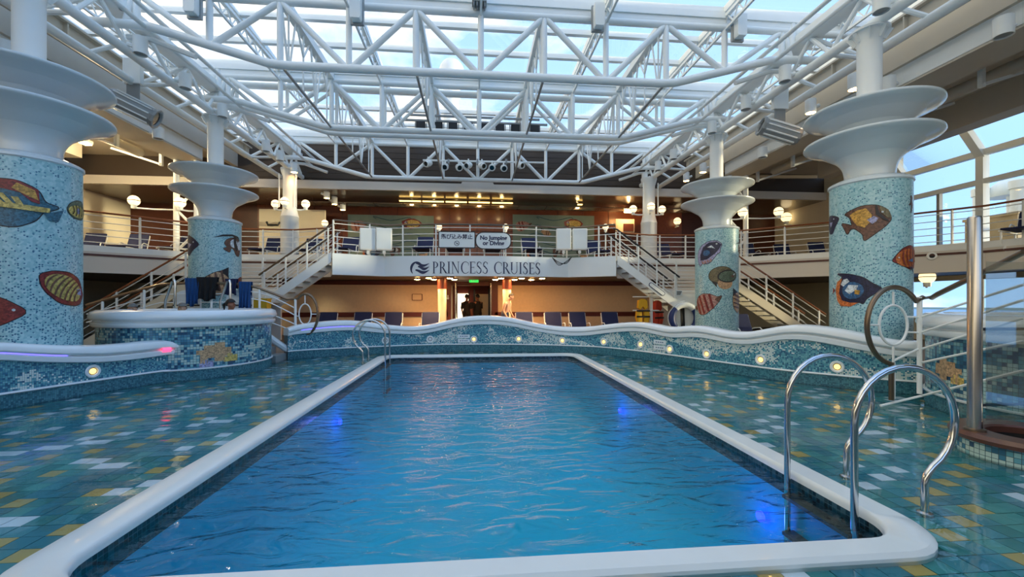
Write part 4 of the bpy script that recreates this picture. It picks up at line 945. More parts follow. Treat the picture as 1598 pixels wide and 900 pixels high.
# ================================================================== SPAS
def spa(cx, cy, r, label, patch, a_led=None):
    o = thing('spa_tub', label, 'spa tub', (cx, cy, -.02), 0, 'mosaic spa tubs')
    b = MB(); b.uv = []; n = 64
    for k in range(n + 1):
        t = 2 * PI * k / n
        for z in (.24, 1.14): b.v.append((r * math.cos(t), r * math.sin(t), z)); b.uv.append((t * r, z))
    for k in range(n): b.f.append((2 * k, 2 * k + 2, 2 * k + 3, 2 * k + 1))
    body = b.build('mosaic_wall', 'spa_mosaic', o, fix=False)
    b = MB(); b.uv = []
    for k in range(n + 1):
        t = 2 * PI * k / n
        for z in (0, .24): b.v.append(((r + .01) * math.cos(t), (r + .01) * math.sin(t), z)); b.uv.append((t * r, z))
    for k in range(n): b.f.append((2 * k, 2 * k + 2, 2 * k + 3, 2 * k + 1))
    b.build('mosaic_base', 'base_mosaic', o, fix=False)
    MB().lathe([(r, .235), (r + .03, .24), (r + .035, .26), (r, .27)], 64).build('ledge_trim', 'cap_white', o)
    MB().lathe([(r - .05, 1.10), (r + .05, 1.10), (r + .08, 1.13), (r + .08, 1.19), (r + .04, 1.21), (r + .04, 1.23), (r + .10, 1.25), (r + .12, 1.30), (r + .09, 1.40), (r, 1.44), (r - .2, 1.44), (r - .27, 1.40), (r - .28, 1.3), (r - .25, .8), (r - .4, .55), (0, .55)], 64).build('rim', 'cap_white', o, ang=50)
    w = MB(); w.v = [((r - .22) * math.cos(2 * PI * k / 48), (r - .22) * math.sin(2 * PI * k / 48), 1.2) for k in range(48)]; w.f = [tuple(range(48))]; w.build('water', 'pool_water', o, fix=False)
    for m_, L_, px, py, poly in patch:
        d = Vector(ray(px, py)); c = Vector((cx, cy)); dd = Vector((d.x, d.y)); A = dd.dot(dd); B = -2 * dd.dot(c); C_ = c.dot(c) - r * r; D = max(0, B * B - 4 * A * C_); t = (-B - math.sqrt(D)) / (2 * A)
        q = d * t; ang = math.atan2(q.y - cy, q.x - cx)
        polymesh([(x * L_, y * L_) for x, y in poly], lambda bm_: fish2col(bm_, 0, 0, r, ang, EYE + q.z + .02, .006), 'mosaic_fish', m_, body)
    return o
blob = [(-.5, 0), (-.5, .15), (-.3, .15), (-.3, .3), (0, .3), (0, .38), (.3, .38), (.3, .2), (.5, .2), (.5, -.1), (.3, -.1), (.3, -.25), (0, -.25), (0, -.12), (-.2, -.12), (-.2, -.3), (-.4, -.3), (-.4, 0)]
blob2 = [(-.4, -.2), (-.4, .1), (-.2, .1), (-.2, .3), (.1, .3), (.1, .2), (.4, .2), (.4, -.2)]
spa(-6.5, 10.4, 1.6, 'round mosaic spa tub with white rim and bathers, on the left', [('f_tan', .62, 335, 552, blob), ('f_yellow', .34, 360, 558, blob2), ('f_lilac', .3, 322, 568, blob2)])
spa(8.35, 4.85, 1.75, 'round mosaic spa tub with white rim at the right edge', [('f_tan', .5, 1478, 580, [(-x, y) for x, y in blob]), ('f_yellow', .26, 1494, 594, blob2)])
# steps by the left spa
o = thing('pool_steps', 'short steps with a white curved stringer beside the left spa', 'steps', (-5.2, 11.75, 0))
for k in range(3): MB().box((-.55 - k * .28, -.35, 0), (.1 - k * .28, .3, .19 * (k + 1))).build('step', 'grey_metal', o)
MB().tube(smoothpath([(.42, .62, .06), (.2, .45, .18), (-.1, .33, .42), (-.5, .3, .72), (-.9, .32, .9)], 4), .09, 8).build('stringer', 'cap_white', o)
# looped handrails
def ringpts(cx_, cy_, rx, ry, a0, a1, n, fn):
    return [fn(cx_ + rx * math.cos(a0 + (a1 - a0) * k / n), cy_ - ry * math.sin(a0 + (a1 - a0) * k / n)) for k in range(n + 1)]
P0, P1 = (6.62, 5.72), (6.32, 4.0)
fr = lambda x, y: ony(x, y, 5.72)
fs = lambda x, y: onplane(x, y, P0, P1)
o = thing('looped_railing', 'white stair railing with bronze looped handrail in front of the right spa', 'railing', (6.62, 5.72, 0), 0, 'looped railings')
def rel(pts, o): return [Vector(q) - o.location for q in pts]
lp = ringpts(1396, 508, 43, 60, -PI * .55, -PI * 1.78, 26, fr)
MB().tube(rel([fs(1598, 393), fs(1560, 412), fs(1500, 441), fs(1463, 459), fr(1454, 464.5), fr(1440, 464)] + lp[::-1], o), .035, 10).build('handrail', 'bronze', o)
MB().tube(rel(ringpts(1394, 507, 22, 31, 0, 2 * PI, 28, fr)[:-1], o), .018, 8, closed=True).build('ring', 'white_paint', o)
for a, c in (((1394, 455), (1394, 477)), ((1394, 538), (1394, 566)), ((1353, 507), (1373, 507)), ((1415, 494), (1435, 495)), ((1415, 518), (1435, 519))): MB().tube(rel([fr(*a), fr(*c)], o), .016, 6).build('spoke', 'white_paint', o)
MB().tube(rel([fr(1435, 463), fr(1435, 614)], o), .032, 8).build('post', 'white_paint', o)
MB().tube(rel([fr(1391, 565), fr(1391, 624)], o), .034, 8).build('post', 'bronze', o); MB().tube(rel([fr(1395, 565), fr(1395, 622)], o), .018, 8).build('post', 'white_paint', o)
for y0, y1 in ((495, 444), (519, 468), (545, 496), (566, 532), (0, 0)):
    if y0: MB().tube(rel([fr(1436, y0), fs(1460, y0 - (y0 - y1) * .15), fs(1598, y1)], o), .016, 6).build('rail', 'white_paint', o)
MB().tube(rel([fr(1374, 633), fs(1440, 617), fs(1598, 578)], o), .018, 6).build('rail', 'white_paint', o)
MB().tube(rel([fr(1394, 563), fr(1436, 543)], o), .016, 6).build('rail', 'white_paint', o)
# left looped railing
fl_ = lambda x, y: ony(x, y, 12.35)
Q0, Q1 = (-5.0, 12.35), (-8.2, 11.9)
fq = lambda x, y: onplane(x, y, Q0, Q1)
o = thing('looped_railing', 'white stair railing with bronze looped handrail beside the left spa', 'railing', (-5.0, 12.35, 0), 0, 'looped railings')
lp = ringpts(477, 490, 19, 31.5, -PI * .5, PI * .72, 22, fl_)
MB().tube(rel([fq(135, 476), fq(190, 460), fq(250, 444), fq(310, 440.5), fq(370, 443), fq(400, 448), fq(430, 459), fl_(448, 466.5), fl_(460, 466)] + lp[::-1], o), .036, 10).build('handrail', 'bronze', o)
MB().tube(rel(ringpts(476, 490, 9.5, 16, 0, 2 * PI, 24, fl_)[:-1], o), .018, 8, closed=True).build('ring', 'white_paint', o)
for a, c in (((476, 459), (476, 474)), ((476, 506), (476, 520)), ((486, 490), (496, 490)), ((461, 493), (467, 493))): MB().tube(rel([fl_(*a), fl_(*c)], o), .016, 6).build('spoke', 'white_paint', o)
MB().tube(rel([fl_(461, 466), fl_(461, 541)], o), .034, 8).build('post', 'white_paint', o); MB().tube(rel([fl_(477, 520), fl_(477, 552)], o), .036, 8).build('post', 'bronze', o)
for y0, y1 in ((481, 457), (492, 468), (506, 486), (518, 499)): MB().tube(rel(smoothpath([fl_(461, y0), fq(440, y0 - (y0 - y1) * .45), fq(415, y1 + 2), fq(385, y1 - 3)], 3), o), .016, 6).build('rail', 'white_paint', o)
for px, py in ((405, 450), (330, 442), (225, 451), (160, 469)): MB().tube(rel([fq(px, py), fq(px, 500)], o), .03, 8).build('post', 'white_paint', o)
for dy in (14, 27): MB().tube(rel([fq(135, 476 + dy), fq(250, 445 + dy), fq(380, 444 + dy)], o), .015, 6).build('rail', 'white_paint', o)
# chrome grab rails at the spa
for k, px in enumerate((272, 358)):
    o = thing('spa_grab_rail', ['bent chrome grab rail at the back of the left spa, left one', 'bent chrome grab rail at the back of the left spa, right one'][k], 'grab rail', ony(px, 480, 11.6), 0, 'chrome spa grab rails')
    f_ = lambda x, y: ony(x, y, 11.6)
    MB().tube(rel([f_(px - 14, 482), f_(px - 14, 470), f_(px - 3, 439), f_(px, 437), f_(px + 1.5, 442), f_(px + 1.5, 482)], o), .03, 8).build('bar', 'steel', o)
# pale rounded seat panels behind the spa
for k, px in enumerate((291, 373)):
    q = ony(px, 470, 12.25)
    o = thing('seat_panel', ['pale blue rounded panel behind the spa, left of the towels', 'pale blue rounded panel behind the spa, right of the towels'][k], 'panel', (q.x, 12.25, .15), 0, 'pale rounded panels')
    w = .34; poly = [(-w, 0), (w, 0)] + [(w * math.cos(t), 1.5 + .26 * math.sin(t)) for t in [PI * j / 12 for j in range(13)]]
    MB().prism(poly, 0, .08).build('panel', 'fascia_blue', o); MB().box((-w, -.02, 1.32), (w, 0, 1.36)).build('trim', 'dark_metal', o)
# ================================================================== POOL LADDERS
def ladder(cx_, y0, y1, sg, label):
    o = thing('pool_ladder', label, 'pool ladder', (cx_, (y0 + y1) / 2, 0), 0, 'steel pool ladders')
    for y in (y0, y1):
        yy = y - (y0 + y1) / 2; R = .41; zc = .70
        pts = [(0, yy, -1.1), (0, yy, zc)] + [(sg * (R - R * math.cos(t)), yy, zc + R * math.sin(t)) for t in [PI * k / 16 for k in range(1, 17)]]
        pts += [(sg * (R + R * math.cos(t)), yy, zc - R * math.sin(t)) for t in [PI * k / 16 for k in range(1, 6)]]
        pts += [(sg * .60, yy, .315), (sg * .58, yy, .275), (sg * .57, yy, .22), (sg * .57, yy, .0)]
        MB().tube(pts, .025, 12).build('hoop', 'steel', o)
        MB().lathe([(.026, .0), (.05, .0), (.05, .02), (.026, .03)], 16, (sg * .57, yy)).build('foot_flange', 'steel_brushed', o)
    for z in (-.12, -.45, -.8): MB().box((-.05, -(y1 - y0) / 2, z - .03), (.09 if sg > 0 else .05, (y1 - y0) / 2, z)).build('tread', 'brown_wood_ring', o)
ladder(2.79, 2.88, 3.55, 1, 'large polished steel pool ladder in the near right corner')
ladder(-2.33, 11.35, 11.95, -1, 'small looking steel pool ladder at the far left corner of the pool')
# ================================================================== STEEL POLE, RING SEAT, GLASS SCREEN (right edge)
o = thing('steel_pole', 'thick brushed steel pole standing at the right edge', 'pole', (5.18, 3.95, .26))
MB().lathe([(.058, 0), (.058, 2.2), (.05, 2.22), (0, 2.22)], 24).build('tube', 'steel_brushed', o); MB().lathe([(.058, 0), (.085, 0), (.085, .02), (.058, .03)], 24).build('base_flange', 'bronze', o)
o = thing('ring_planter', 'low round mosaic basin with dark brown wooden rim at the right edge', 'basin', (5.62, 3.82, 0))
b = MB(); b.uv = []
for k in range(41):
    t = 2 * PI * k / 40
    for z in (0, .2): b.v.append((.52 * math.cos(t), .52 * math.sin(t), z)); b.uv.append((t * .52, z))
for k in range(40): b.f.append((2 * k, 2 * k + 2, 2 * k + 3, 2 * k + 1))
b.build('mosaic_wall', 'spa_mosaic', o, fix=False)
MB().lathe([(.30, .18), (.57, .18), (.58, .22), (.56, .26), (.32, .26), (.30, .24)], 40, close=True).build('rim', 'brown_wood_ring', o)
MB().lathe([(0, .12), (.31, .12), (.31, .2)], 40).build('dark_well', 'black', o)
o = thing('glass_screen', 'clear glass screen with dark horizontal bars right of the steel pole', 'glass screen', (5.25, 3.93, .26))
MB().box((.03, -.01, .1), (1.5, .0, 1.75)).build('pane', 'screen_glass', o)
for z in (.26, 1.05): MB().tube([(.0, .02, z), (1.6, .02, z)], .016, 8).build('bar', 'dark_metal', o)
# ================================================================== LAMPS
def globe_lamp(q, r, label, target, group='lit globe lamps'):
    # target: point the bracket is fixed to
    o = thing('globe_lamp', label, 'lamp', q, 0, group); t = Vector(target) - Vector(q)
    MB().ball((0, 0, 0), r, 16, 10).build('globe', 'globe', o)
    MB().lathe([(r * 1.005, -.012), (r * 1.03, -.012), (r * 1.03, .012), (r * 1.005, .012)], 20, close=True).build('band', 'bronze', o)
    MB().lathe([(r * .45, -r * 1.5), (r * .5, -r * .85), (r * .2, -r * .8)], 12).build('cup', 'white_paint', o)
    if abs(t.x) + abs(t.y) < .02: MB().tube([(0, 0, -r * 1.4), (0, 0, t.z)], .03, 8).build('pole', 'white_paint', o)
    elif t.z > r: MB().tube([(0, 0, -r * 1.4), (t.x * .6, t.y * .6, -r * 1.5), (t.x, t.y, -r * 1.1), (t.x, t.y, t.z)], .03, 8).build('arm', 'white_paint', o)
    else: MB().tube([(0, 0, -r * 1.4), (t.x * .5, t.y * .5, -r * 1.55), (t.x, t.y, -r * 1.5)], .03, 8).build('arm', 'white_paint', o)
G3 = [(430, 318, 'left of the far left white column'), (444, 314, 'in front of the far left white column'), (477, 318, 'right of the far left white column'), (988, 326, 'left of the far right white column'), (1016, 322, 'in front of the far right white column'), (1033, 326.5, 'right of the far right white column')]
for k, (px, py, lb) in enumerate(G3):
    Yg = 17.5 if k in (1, 4) else 18.0; q = ony(px, py, Yg); cxx = -7.5 if k < 3 else 7.65
    d_ = (Vector((q.x, q.y)) - Vector((cxx, 18.0))).normalized() * .25; globe_lamp(q, .165, 'round glowing globe lamp ' + lb, (cxx + d_.x, 18.0 + d_.y, q.z))
q = ony(1057, 345, 22.3); globe_lamp(q, .2, 'round glowing globe lamp on the brown wall beside the right bowl column', (q.x, 22.55, q.z))
for px, py, lx, lb in ((209, 313, XC - 11.26, 'left of the left lattice post'), (281, 316, XC - 10.54, 'right of the left lattice post'), (1159, 331, XC + 10.54, 'left of the right lattice post'), (1215, 330, XC + 11.26, 'right of the right lattice post')):
    q = ony(px, py, 16.75); globe_lamp(q, .19, 'round glowing globe lamp ' + lb, (lx, 16.88, q.z))
q = onx(1227, 339, 16.7); globe_lamp(q, .26, 'round glowing globe lamp on the right cream wall', (17.0, q.y, q.z))
for px, lb in ((507, 'at the head of the left stairs'), (685, 'left of the Japanese sign'), (789, 'right of the diving sign'), (945, 'at the head of the right stairs')):
    q = ony(px, 354 if px > 600 else 348, 16.9); globe_lamp(q, .125, 'small round globe lamp on a pole ' + lb, (q.x, q.y, 3.25))
q = onx(1447, 432, 15.2); globe_lamp(q, .22, 'globe lamp under the right upper deck', (q.x + .2, q.y + .2, 2.52))
q = Vector((-13.2, 15.2, 7.0)); o = thing('strip_lamp', 'bright warm strip lamp below the left side ceiling', 'ceiling lamp', q)
MB().box((-.12, -.6, 0), (.12, .6, .1)).build('housing', 'white_paint', o); MB().box((-.1, -.58, -.05), (.1, .58, 0)).build('tube', 'lamp_warm', o)
for y in (-.4, .4): MB().tube([(0, y, .1), (0, y, .75)], .02, 6).build('hanger', 'grey_metal', o)
lampobj('strip_glow', 'POINT', 190, (1, .82, .5), (0, 0, -.25), o, .2)
def can_lamp(q, lit, label, r=.13, h=.36, side=1):
    o = thing('cylinder_spotlight', label, 'spotlight', q, 0, 'white cylinder spotlights')
    MB().lathe([(0, h / 2), (r, h / 2), (r, -h / 2), (r * .9, -h / 2), (r * .9, -h / 2 + .04)], 20).build('housing', 'white_paint', o)
    MB().lathe([(0, -h / 2 + .03), (r * .9, -h / 2 + .03)], 20).build('lens', 'lamp_warm' if lit else 'grey_metal', o, fix=False)
    MB().tube([(0, 0, .0), (side * .16, 0, .0), (side * .24, 0, .04)], .05, 8).build('bracket', 'white_paint', o)
    if lit: lampobj('spot_beam', 'SPOT', 14, (1, .68, .34), (0, 0, -h / 2 - .02), o, .08)
def q_at(px, py, X): return onx(px, py, X)
RL = [(1375, 3), (1225, 116), (1164, 161), (1111, 199), (1051, 241), (1027, 259), (1006, 277)]
for k, (px, py) in enumerate(RL): can_lamp(onx(px, py, XC + 7.3), False, 'unlit white cylinder spotlight on the inner side of the right truss, %s from the front' % ORD[k])
LL = [(219, 72), (289, 127), (347, 173), (415, 228), (437, 243), (459, 262)]
for k, (px, py) in enumerate(LL): can_lamp(onx(px, py, XC - 7.3), k == 5, ('lit' if k == 5 else 'unlit') + ' white cylinder spotlight on the inner side of the left truss, %s from the front' % ORD[k], side=-1)
for k, (px, py) in enumerate(((1333, 128), (1265, 166), (1198, 203), (1097, 262), (1071, 276))): can_lamp(onx(px, py, XC + 8.9), True, 'lit cylinder downlight outside the right truss, %s from the front' % ORD[k])
for k, (px, py) in enumerate(((510, 303), (522, 313), (535, 322))): can_lamp(ony(px, py, 19.6 + k * .8), True, 'lit cylinder downlight below the left ceiling corner, %s from the left' % ORD[k], side=-1)
for k, (px, py) in enumerate(((1566, 42), (1386, 132), (1190, 238))): can_lamp(onx(px, py, XC + 10.1), False, 'white cylinder lamp along the right gutter, %s from the front' % ORD[k], .15)
for k, (px, py) in enumerate(((8, 78), (247, 208))): can_lamp(onx(px, py, XC - 10.1), False, 'white cylinder lamp along the left gutter, %s from the front' % ORD[k], .15, side=-1)
def floodlight(q, aim, label):
    o = thing('floodlight', label, 'floodlight', q, 0, 'large floodlights')
    R = Vector(aim).to_track_quat('Z', 'Y').to_matrix().to_4x4()
    b = MB().lathe([(0, -.5), (.2, -.5), (.22, -.46), (.22, .44), (.25, .46), (.25, .52), (.2, .52), (.17, .47)], 10).move(R); b.build('housing', 'grey_metal', o, ang=20)
    for k in range(10):
        t = 2 * PI * k / 10; MB().beam((.22 * math.cos(t), .22 * math.sin(t), -.4), (.22 * math.cos(t), .22 * math.sin(t), .4), .05, .03).move(R).build('fin', 'white_paint', o)
    MB().lathe([(0, .48), (.18, .48)], 16).move(R).build('lens', 'black_lens', o, fix=False)
    MB().beam((0, .0, .2), (0, 0, .62), .3, .02, (0, 1, 0)).build('yoke', 'grey_metal', o); MB().box((-.2, -.06, .58), (.2, .06, 1.18)).build('mount', 'white_paint', o)
floodlight(onx(208, 168, XC - 8.45), (.75, .25, -.35), 'grey finned floodlight below the left side truss')
floodlight(onx(1217, 205, XC + 7.9), (-.75, .15, .28), 'grey finned floodlight below the right side truss')
for k, (px, py) in enumerate(((300, 8), (556, 18), (934, 30), (1154, 46))):
    q = ony(px, py, 9.35)
    o = thing('ceiling_speaker', 'white speaker box hung on the nearest roof truss, %s from the left' % ORD[k], 'speaker', q, 0, 'hanging speaker boxes')
    MB().prism([(-.11, .3), (.11, .3), (.11, -.16), (.09, -.2), (-.09, -.2), (-.11, -.16)], -.12, .1).build('cabinet', 'white_paint', o); MB().box((-.14, .05, -.24), (.14, .12, .34)).build('back_plate', 'grey_metal', o); MB().box((-.03, .1, -.1), (.03, .3, .1)).build('mount', 'grey_metal', o)
q = ony(748, 4, 9.5); o = thing('truss_clamp', 'grey bolted clamp bracket at the top centre of the nearest truss', 'bracket', q)
MB().box((-.16, -.12, -.04), (.16, .1, .0)).build('plate', 'grey_metal', o)
for x in (-.12, -.05, .05, .12): MB().box((x - .01, -.1, -.14), (x + .01, .06, -.04)).build('fin', 'grey_metal', o)
# theatre spots on the farthest truss
Yb = 17.75
o = thing('lighting_bar', 'white lighting bar clamped to the farthest truss', 'lighting bar', ony(740, 252, Yb)); a, c = ony(660, 250, Yb), ony(850, 254, Yb)
MB().tube(rel([a, c], o), .04, 8).build('bar', 'white_paint', o)
for px in (700, 745, 790): 
    q = ony(px, 252, Yb); MB().box(tuple(q - o.location - Vector((.04, .04, .1))), tuple(q - o.location + Vector((.04, .2, .1)))).build('clamp', 'grey_metal', o)
for k, (px, py, dx) in enumerate(((668, 255, -.5), (695, 260, -.1), (716, 261, .25), (731, 258, -.5), (752, 258.5, .5), (768, 261, -.1), (786, 262, .05), (811, 257.5, .6))):
    q = ony(px, py, Yb - .1); o = thing('theatre_spotlight', 'white theatre spotlight on the far lighting bar, %s from the left' % ORD[k], 'spotlight', q, 0, 'theatre spotlights on the far bar')
    R = Vector((dx, -1, -.45)).to_track_quat('Z', 'Y').to_matrix().to_4x4()
    MB().lathe([(0, -.22), (.1, -.2), (.13, -.1), (.13, .05), (.15, .06), (.15, .1), (.12, .1), (.12, .22), (.1, .22), (.1, .14)], 14).move(R).build('housing', 'white_paint', o)
    MB().lathe([(0, .15), (.1, .15)], 14).move(R).build('lens', 'black_lens', o, fix=False); MB().box((-.03, .0, .08), (.03, .06, .28)).build('yoke', 'white_paint', o)
Yb = 14.4
o = thing('black_lighting_bar', 'grey pipe frame carrying dark stage lamps under the glass roof', 'lighting bar', ony(745, 184, Yb))
for y0, a, c in ((179, 640, 842), (187, 631, 854)): MB().beam(*rel([ony(a, y0, Yb), ony(c, y0 + 8, Yb)], o), .06, .06).build('bar', 'grey_metal', o)
for px in (668, 745, 822): MB().tube(rel([ony(px, 186, Yb), ony(px, 186, Yb) + Vector((0, 0, .45))], o), .03, 6).build('hanger', 'grey_metal', o)
for k, px in enumerate((657, 684, 707, 731, 757, 780, 804, 834)):
    q = ony(px, 196 + (px - 657) * .03, Yb); o = thing('stage_lamp', 'dark boxy stage lamp under the glass roof, %s from the left' % ORD[k], 'stage lamp', q, 0, 'dark stage lamps')
    MB().box((-.15, -.11, -.13), (.15, .11, .1)).build('body', 'dark_metal', o); MB().box((-.2, -.02, -.1), (-.17, .02, .16)).build('yoke', 'grey_metal', o); MB().box((.17, -.02, -.1), (.2, .02, .16)).build('yoke', 'grey_metal', o); MB().box((-.2, -.02, .14), (.2, .02, .18)).build('yoke', 'grey_metal', o)
# ================================================================== LOUNGERS
def make_lounger():
    o = thing('deck_lounger', 'x', 'lounger', (0, 0, 0), 0, 'navy deck loungers')
    hw = .33
    for s in (-1, 1):
        MB().tube([(s * hw, -1.1, .34), (s * hw, .28, .36), (s * hw, .52, .96), (s * hw, .5, .98)], .018, 6).build('side_rail', 'white_paint', o)
        MB().tube([(s * (hw + .03), -.15, .36), (s * (hw + .04), -.13, .56), (s * (hw + .04), -.02, .62), (s * (hw + .04), .22, .60), (s * (hw + .03), .36, .56)], .018, 6).build('armrest', 'white_paint', o)
        for y in (-.95, .15): MB().beam((s * hw, y, 0), (s * hw, y, .36), .035, .035, (0, 1, 0)).build('leg', 'white_paint', o)
    def slab(a, c, th, nm):
        b = MB(); n = 5; pts = []
        d = (Vector(c) - Vector(a)); nrm = Vector((0, -d.z, d.y)).normalized()
        poly = [Vector(a), Vector(c), Vector(c) + nrm * th, Vector(a) + nrm * th]
        for x in (-hw + .01, hw - .01):
            for q in poly: b.v.append((x, q.y, q.z))
        b.f = [(0, 1, 2, 3), (7, 6, 5, 4), (0, 4, 5, 1), (1, 5, 6, 2), (2, 6, 7, 3), (3, 7, 4, 0)]
        ob = b.build(nm, 'navy', o); m = ob.modifiers.new('round', 'BEVEL'); m.width = .025; m.segments = 2
    slab((0, -1.08, .36), (0, .26, .38), .06, 'seat'); slab((0, .26, .40), (0, .54, 1.02), .06, 'backrest')
    return o
LG = None
def lounger(x, y, z, rz, label):
    global LG
    if LG is None: LG = make_lounger(); r_ = LG; r_.location = (x, y, z); r_.rotation_euler = (0, 0, rz); r_['label'] = label
    else: dup(LG, (x, y, z), rz, label)
UP = [(140, 17.6, .3, 'at the far left, half hidden by the near mosaic column'), (207, 17.7, .2, 'beside the left lattice post'), (286, 18.0, .1, 'right of the left lattice post'),
      (421, 18.3, 0, 'left of the far left white column'), (486, 18.3, .1, 'between the far left white column and the left stairs'), (543, 17.7, 0, 'at the head of the left stairs'),
      (662, 17.4, 0, 'left of the Japanese sign on the platform'), (711, 17.4, 0, 'behind the Japanese sign'), (768, 17.4, 0, 'behind the diving sign'), (828, 17.3, 0, 'right of the diving sign'),
      (930, 17.7, 0, 'right of the right speaker towers'), (1041, 18.5, 0, 'right of the far right white column'), (1171, 17.9, -.2, 'behind the right lattice post'), (1226, 18.2, -.3, 'below the wall globe on the right upper deck'), (1281, 17.4, -.3, 'just left of the near right mosaic column, upper deck')]
for px, Y, rz, lb in UP:
    q = ony(px, 400, Y); lounger(q.x, Y, 3.25, rz, 'navy lounger ' + lb)
q = onz(1556, 380, 3.25); lounger(15.95, 10.8, 3.25, -1.2, 'navy lounger with raised back by the right window wall')
LO = [(506, 16.4, 'leftmost of the row below the platform'), (562, 16.4, 'second in the row below the platform'), (611, 16.3, 'third in the row below the platform'), (670, 16.2, 'left of the left cream post'), (820, 16.0, 'right of the bare-chested man'), (866, 16.0, 'second to the right of the man'), (905, 16.0, 'third to the right of the man'), (957, 15.9, 'beside the yellow life jacket'), (1168, 12.6, 'right of the lifebuoy column behind the wavy wall')]
for px, Y, lb in LO:
    q = ony(px, 500, Y); lounger(q.x, Y, .15, 0, 'navy lower deck lounger ' + lb)
# ================================================================== LETTERING AND SIGNS
def rect(x0, y0, x1, y1): return [(x0, y0), (x1, y0), (x1, y1), (x0, y1)]
def arc(cx, cy, rx, ry, a0, a1, w0, w1, n=14):
    # crescent stroke: thin at the ends, w1 wide in the middle
    o_, i_ = [], []
    for k in range(n + 1):
        t = math.radians(a0 + (a1 - a0) * k / n); w = w0 + (w1 - w0) * math.sin(PI * k / n)
        o_.append((cx + rx * math.cos(t), cy + ry * math.sin(t))); i_.append((cx + (rx - w) * math.cos(t), cy + (ry - w * .35 - .02) * math.sin(t)))
    return o_ + i_[::-1]
def ser(x, y, w=.2, h=.03): return rect(x - w / 2, y, x + w / 2, y + h)
GL = {
 'P': (.56, [rect(.1, 0, .2, 1), ser(.15, 0), ser(.13, .97, .16), arc(.2, .73, .3, .27, 90, -90, .03, .1)]),
 'R': (.66, [rect(.1, 0, .2, 1), ser(.15, 0), ser(.13, .97, .16), arc(.2, .74, .28, .26, 90, -90, .03, .1), [(.26, .5), (.37, .5), (.68, .0), (.55, .0)], ser(.64, 0, .16)]),
 'I': (.32, [rect(.11, 0, .21, 1), ser(.16, 0, .22), ser(.16, .97, .22)]),
 'N': (.78, [rect(.12, 0, .16, 1), [(.08, 1), (.2, 1), (.66, 0), (.6, 0)], rect(.6, 0, .64, 1), ser(.14, 0, .16), ser(.62, .97, .16), ser(.1, .97, .1)]),
 'C': (.72, [arc(.42, .5, .37, .52, 42, 318, .03, .11, 22), rect(.66, .68, .69, .9)]),
 'E': (.56, [rect(.1, 0, .2, 1), rect(.06, .96, .5, 1), rect(.06, 0, .52, .04), rect(.2, .5, .42, .54), rect(.47, .84, .5, .98), rect(.49, .02, .52, .18), rect(.4, .44, .42, .6)]),
 'S': (.52, [arc(.27, .76, .19, .26, 30, 230, .03, .09), arc(.26, .25, .2, .27, -150, 60, .03, .1), [(.13, .62), (.19, .7), (.42, .42), (.35, .36)], rect(.42, .78, .45, .94), rect(.06, .06, .09, .24)]),
 'U': (.74, [rect(.1, .3, .2, 1), rect(.58, .3, .62, 1), arc(.36, .32, .26, .34, 180, 360, .04, .07), ser(.15, .97, .22), ser(.6, .97, .18)]),
}
def edgeY(x):
    for a, c in zip(EDGE[9:21], EDGE[10:22]):
        if a[0] <= x <= c[0]:
            t = (x - a[0]) / (c[0] - a[0]); return a[1] + (c[1] - a[1]) * t - .034, math.atan2(c[1] - a[1], c[0] - a[0])
sign = thing('fascia_lettering', 'navy serif lettering PRINCESS CRUISES with wave emblem on the platform fascia', 'lettering', (.15, 15.55, 2.7))
def flatpoly(polys, name, material, parent, fn, th=.012):
    b = MB()
    for p_ in polys: b.prism(p_, -th, 0, fn)
    return b.build(name, material, parent, smooth=False)
x0 = ony(674, 418, 15.6).x; x1 = ony(845, 418, 15.6).x
txt = 'PRINCESS CRUISES'; tot = sum(GL[c][0] if c != ' ' else .42 for c in txt); hgt = .43; k_ = (x1 - x0) / tot; pen = x0
zb = 2.62
for c in txt:
    w = (GL[c][0] if c != ' ' else .42) * k_
    if c != ' ':
        yc, an = edgeY(pen + w / 2); ca, sa = math.cos(an), math.sin(an); xc = pen + w / 2
        fn = lambda q, xc=xc, yc=yc, ca=ca, sa=sa, w=w: Vector((xc + (q[0] * k_ - w / 2) * ca - q[1] * sa, yc + (q[0] * k_ - w / 2) * sa + q[1] * ca, zb + q[2] * hgt)) - sign.location
        flatpoly(GL[c][1], 'letter', 'navy_paint', sign, fn)
    pen += w
def wave(y0, amp, x_a, x_b, w, ph):
    t_, b_ = [], []
    for k in range(15):
        t = k / 14; x = x_a + (x_b - x_a) * t; y = y0 + amp * math.sin(ph + t * 2 * PI * .9); ww = w * math.sin(PI * min(1, .12 + t * .9)) + .01
        t_.append((x, y + ww / 2)); b_.append((x, y - ww / 2))
    return t_ + b_[::-1]
xe = ony(655, 418, 15.75).x; yc, an = edgeY(xe)
ca, sa = math.cos(an), math.sin(an)
fn = lambda q: Vector((xe + q[0] * ca - q[1] * sa, yc + q[0] * sa + q[1] * ca, 2.83 + q[2])) - sign.location
flatpoly([arc(-.12, -.02, .24, .25, 40, 230, .02, .1), wave(.12, .045, -.14, .36, .09, 1.5), wave(.0, .045, -.06, .36, .1, 1.5), wave(-.13, .045, -.16, .36, .1, 1.5)], 'wave_emblem', 'navy_paint', sign, fn)
def textmesh(s, size, name, material, parent, loc, rot=(PI / 2, 0, 0), bold=0):
    cu = bpy.data.curves.new(name, 'FONT'); cu.body = s; cu.size = size; cu.align_x = 'CENTER'; cu.align_y = 'CENTER'; cu.extrude = .004; cu.offset = bold; cu.space_line = .95
    t = bpy.data.objects.new(name, cu); COL.objects.link(t); bpy.context.view_layer.update()
    me = bpy.data.meshes.new_from_object(t.evaluated_get(bpy.context.evaluated_depsgraph_get())); bpy.data.objects.remove(t)
    me.materials.clear(); me.materials.append(M[material]); o = link(name, me, parent); o.location = loc; o.rotation_euler = rot; return o
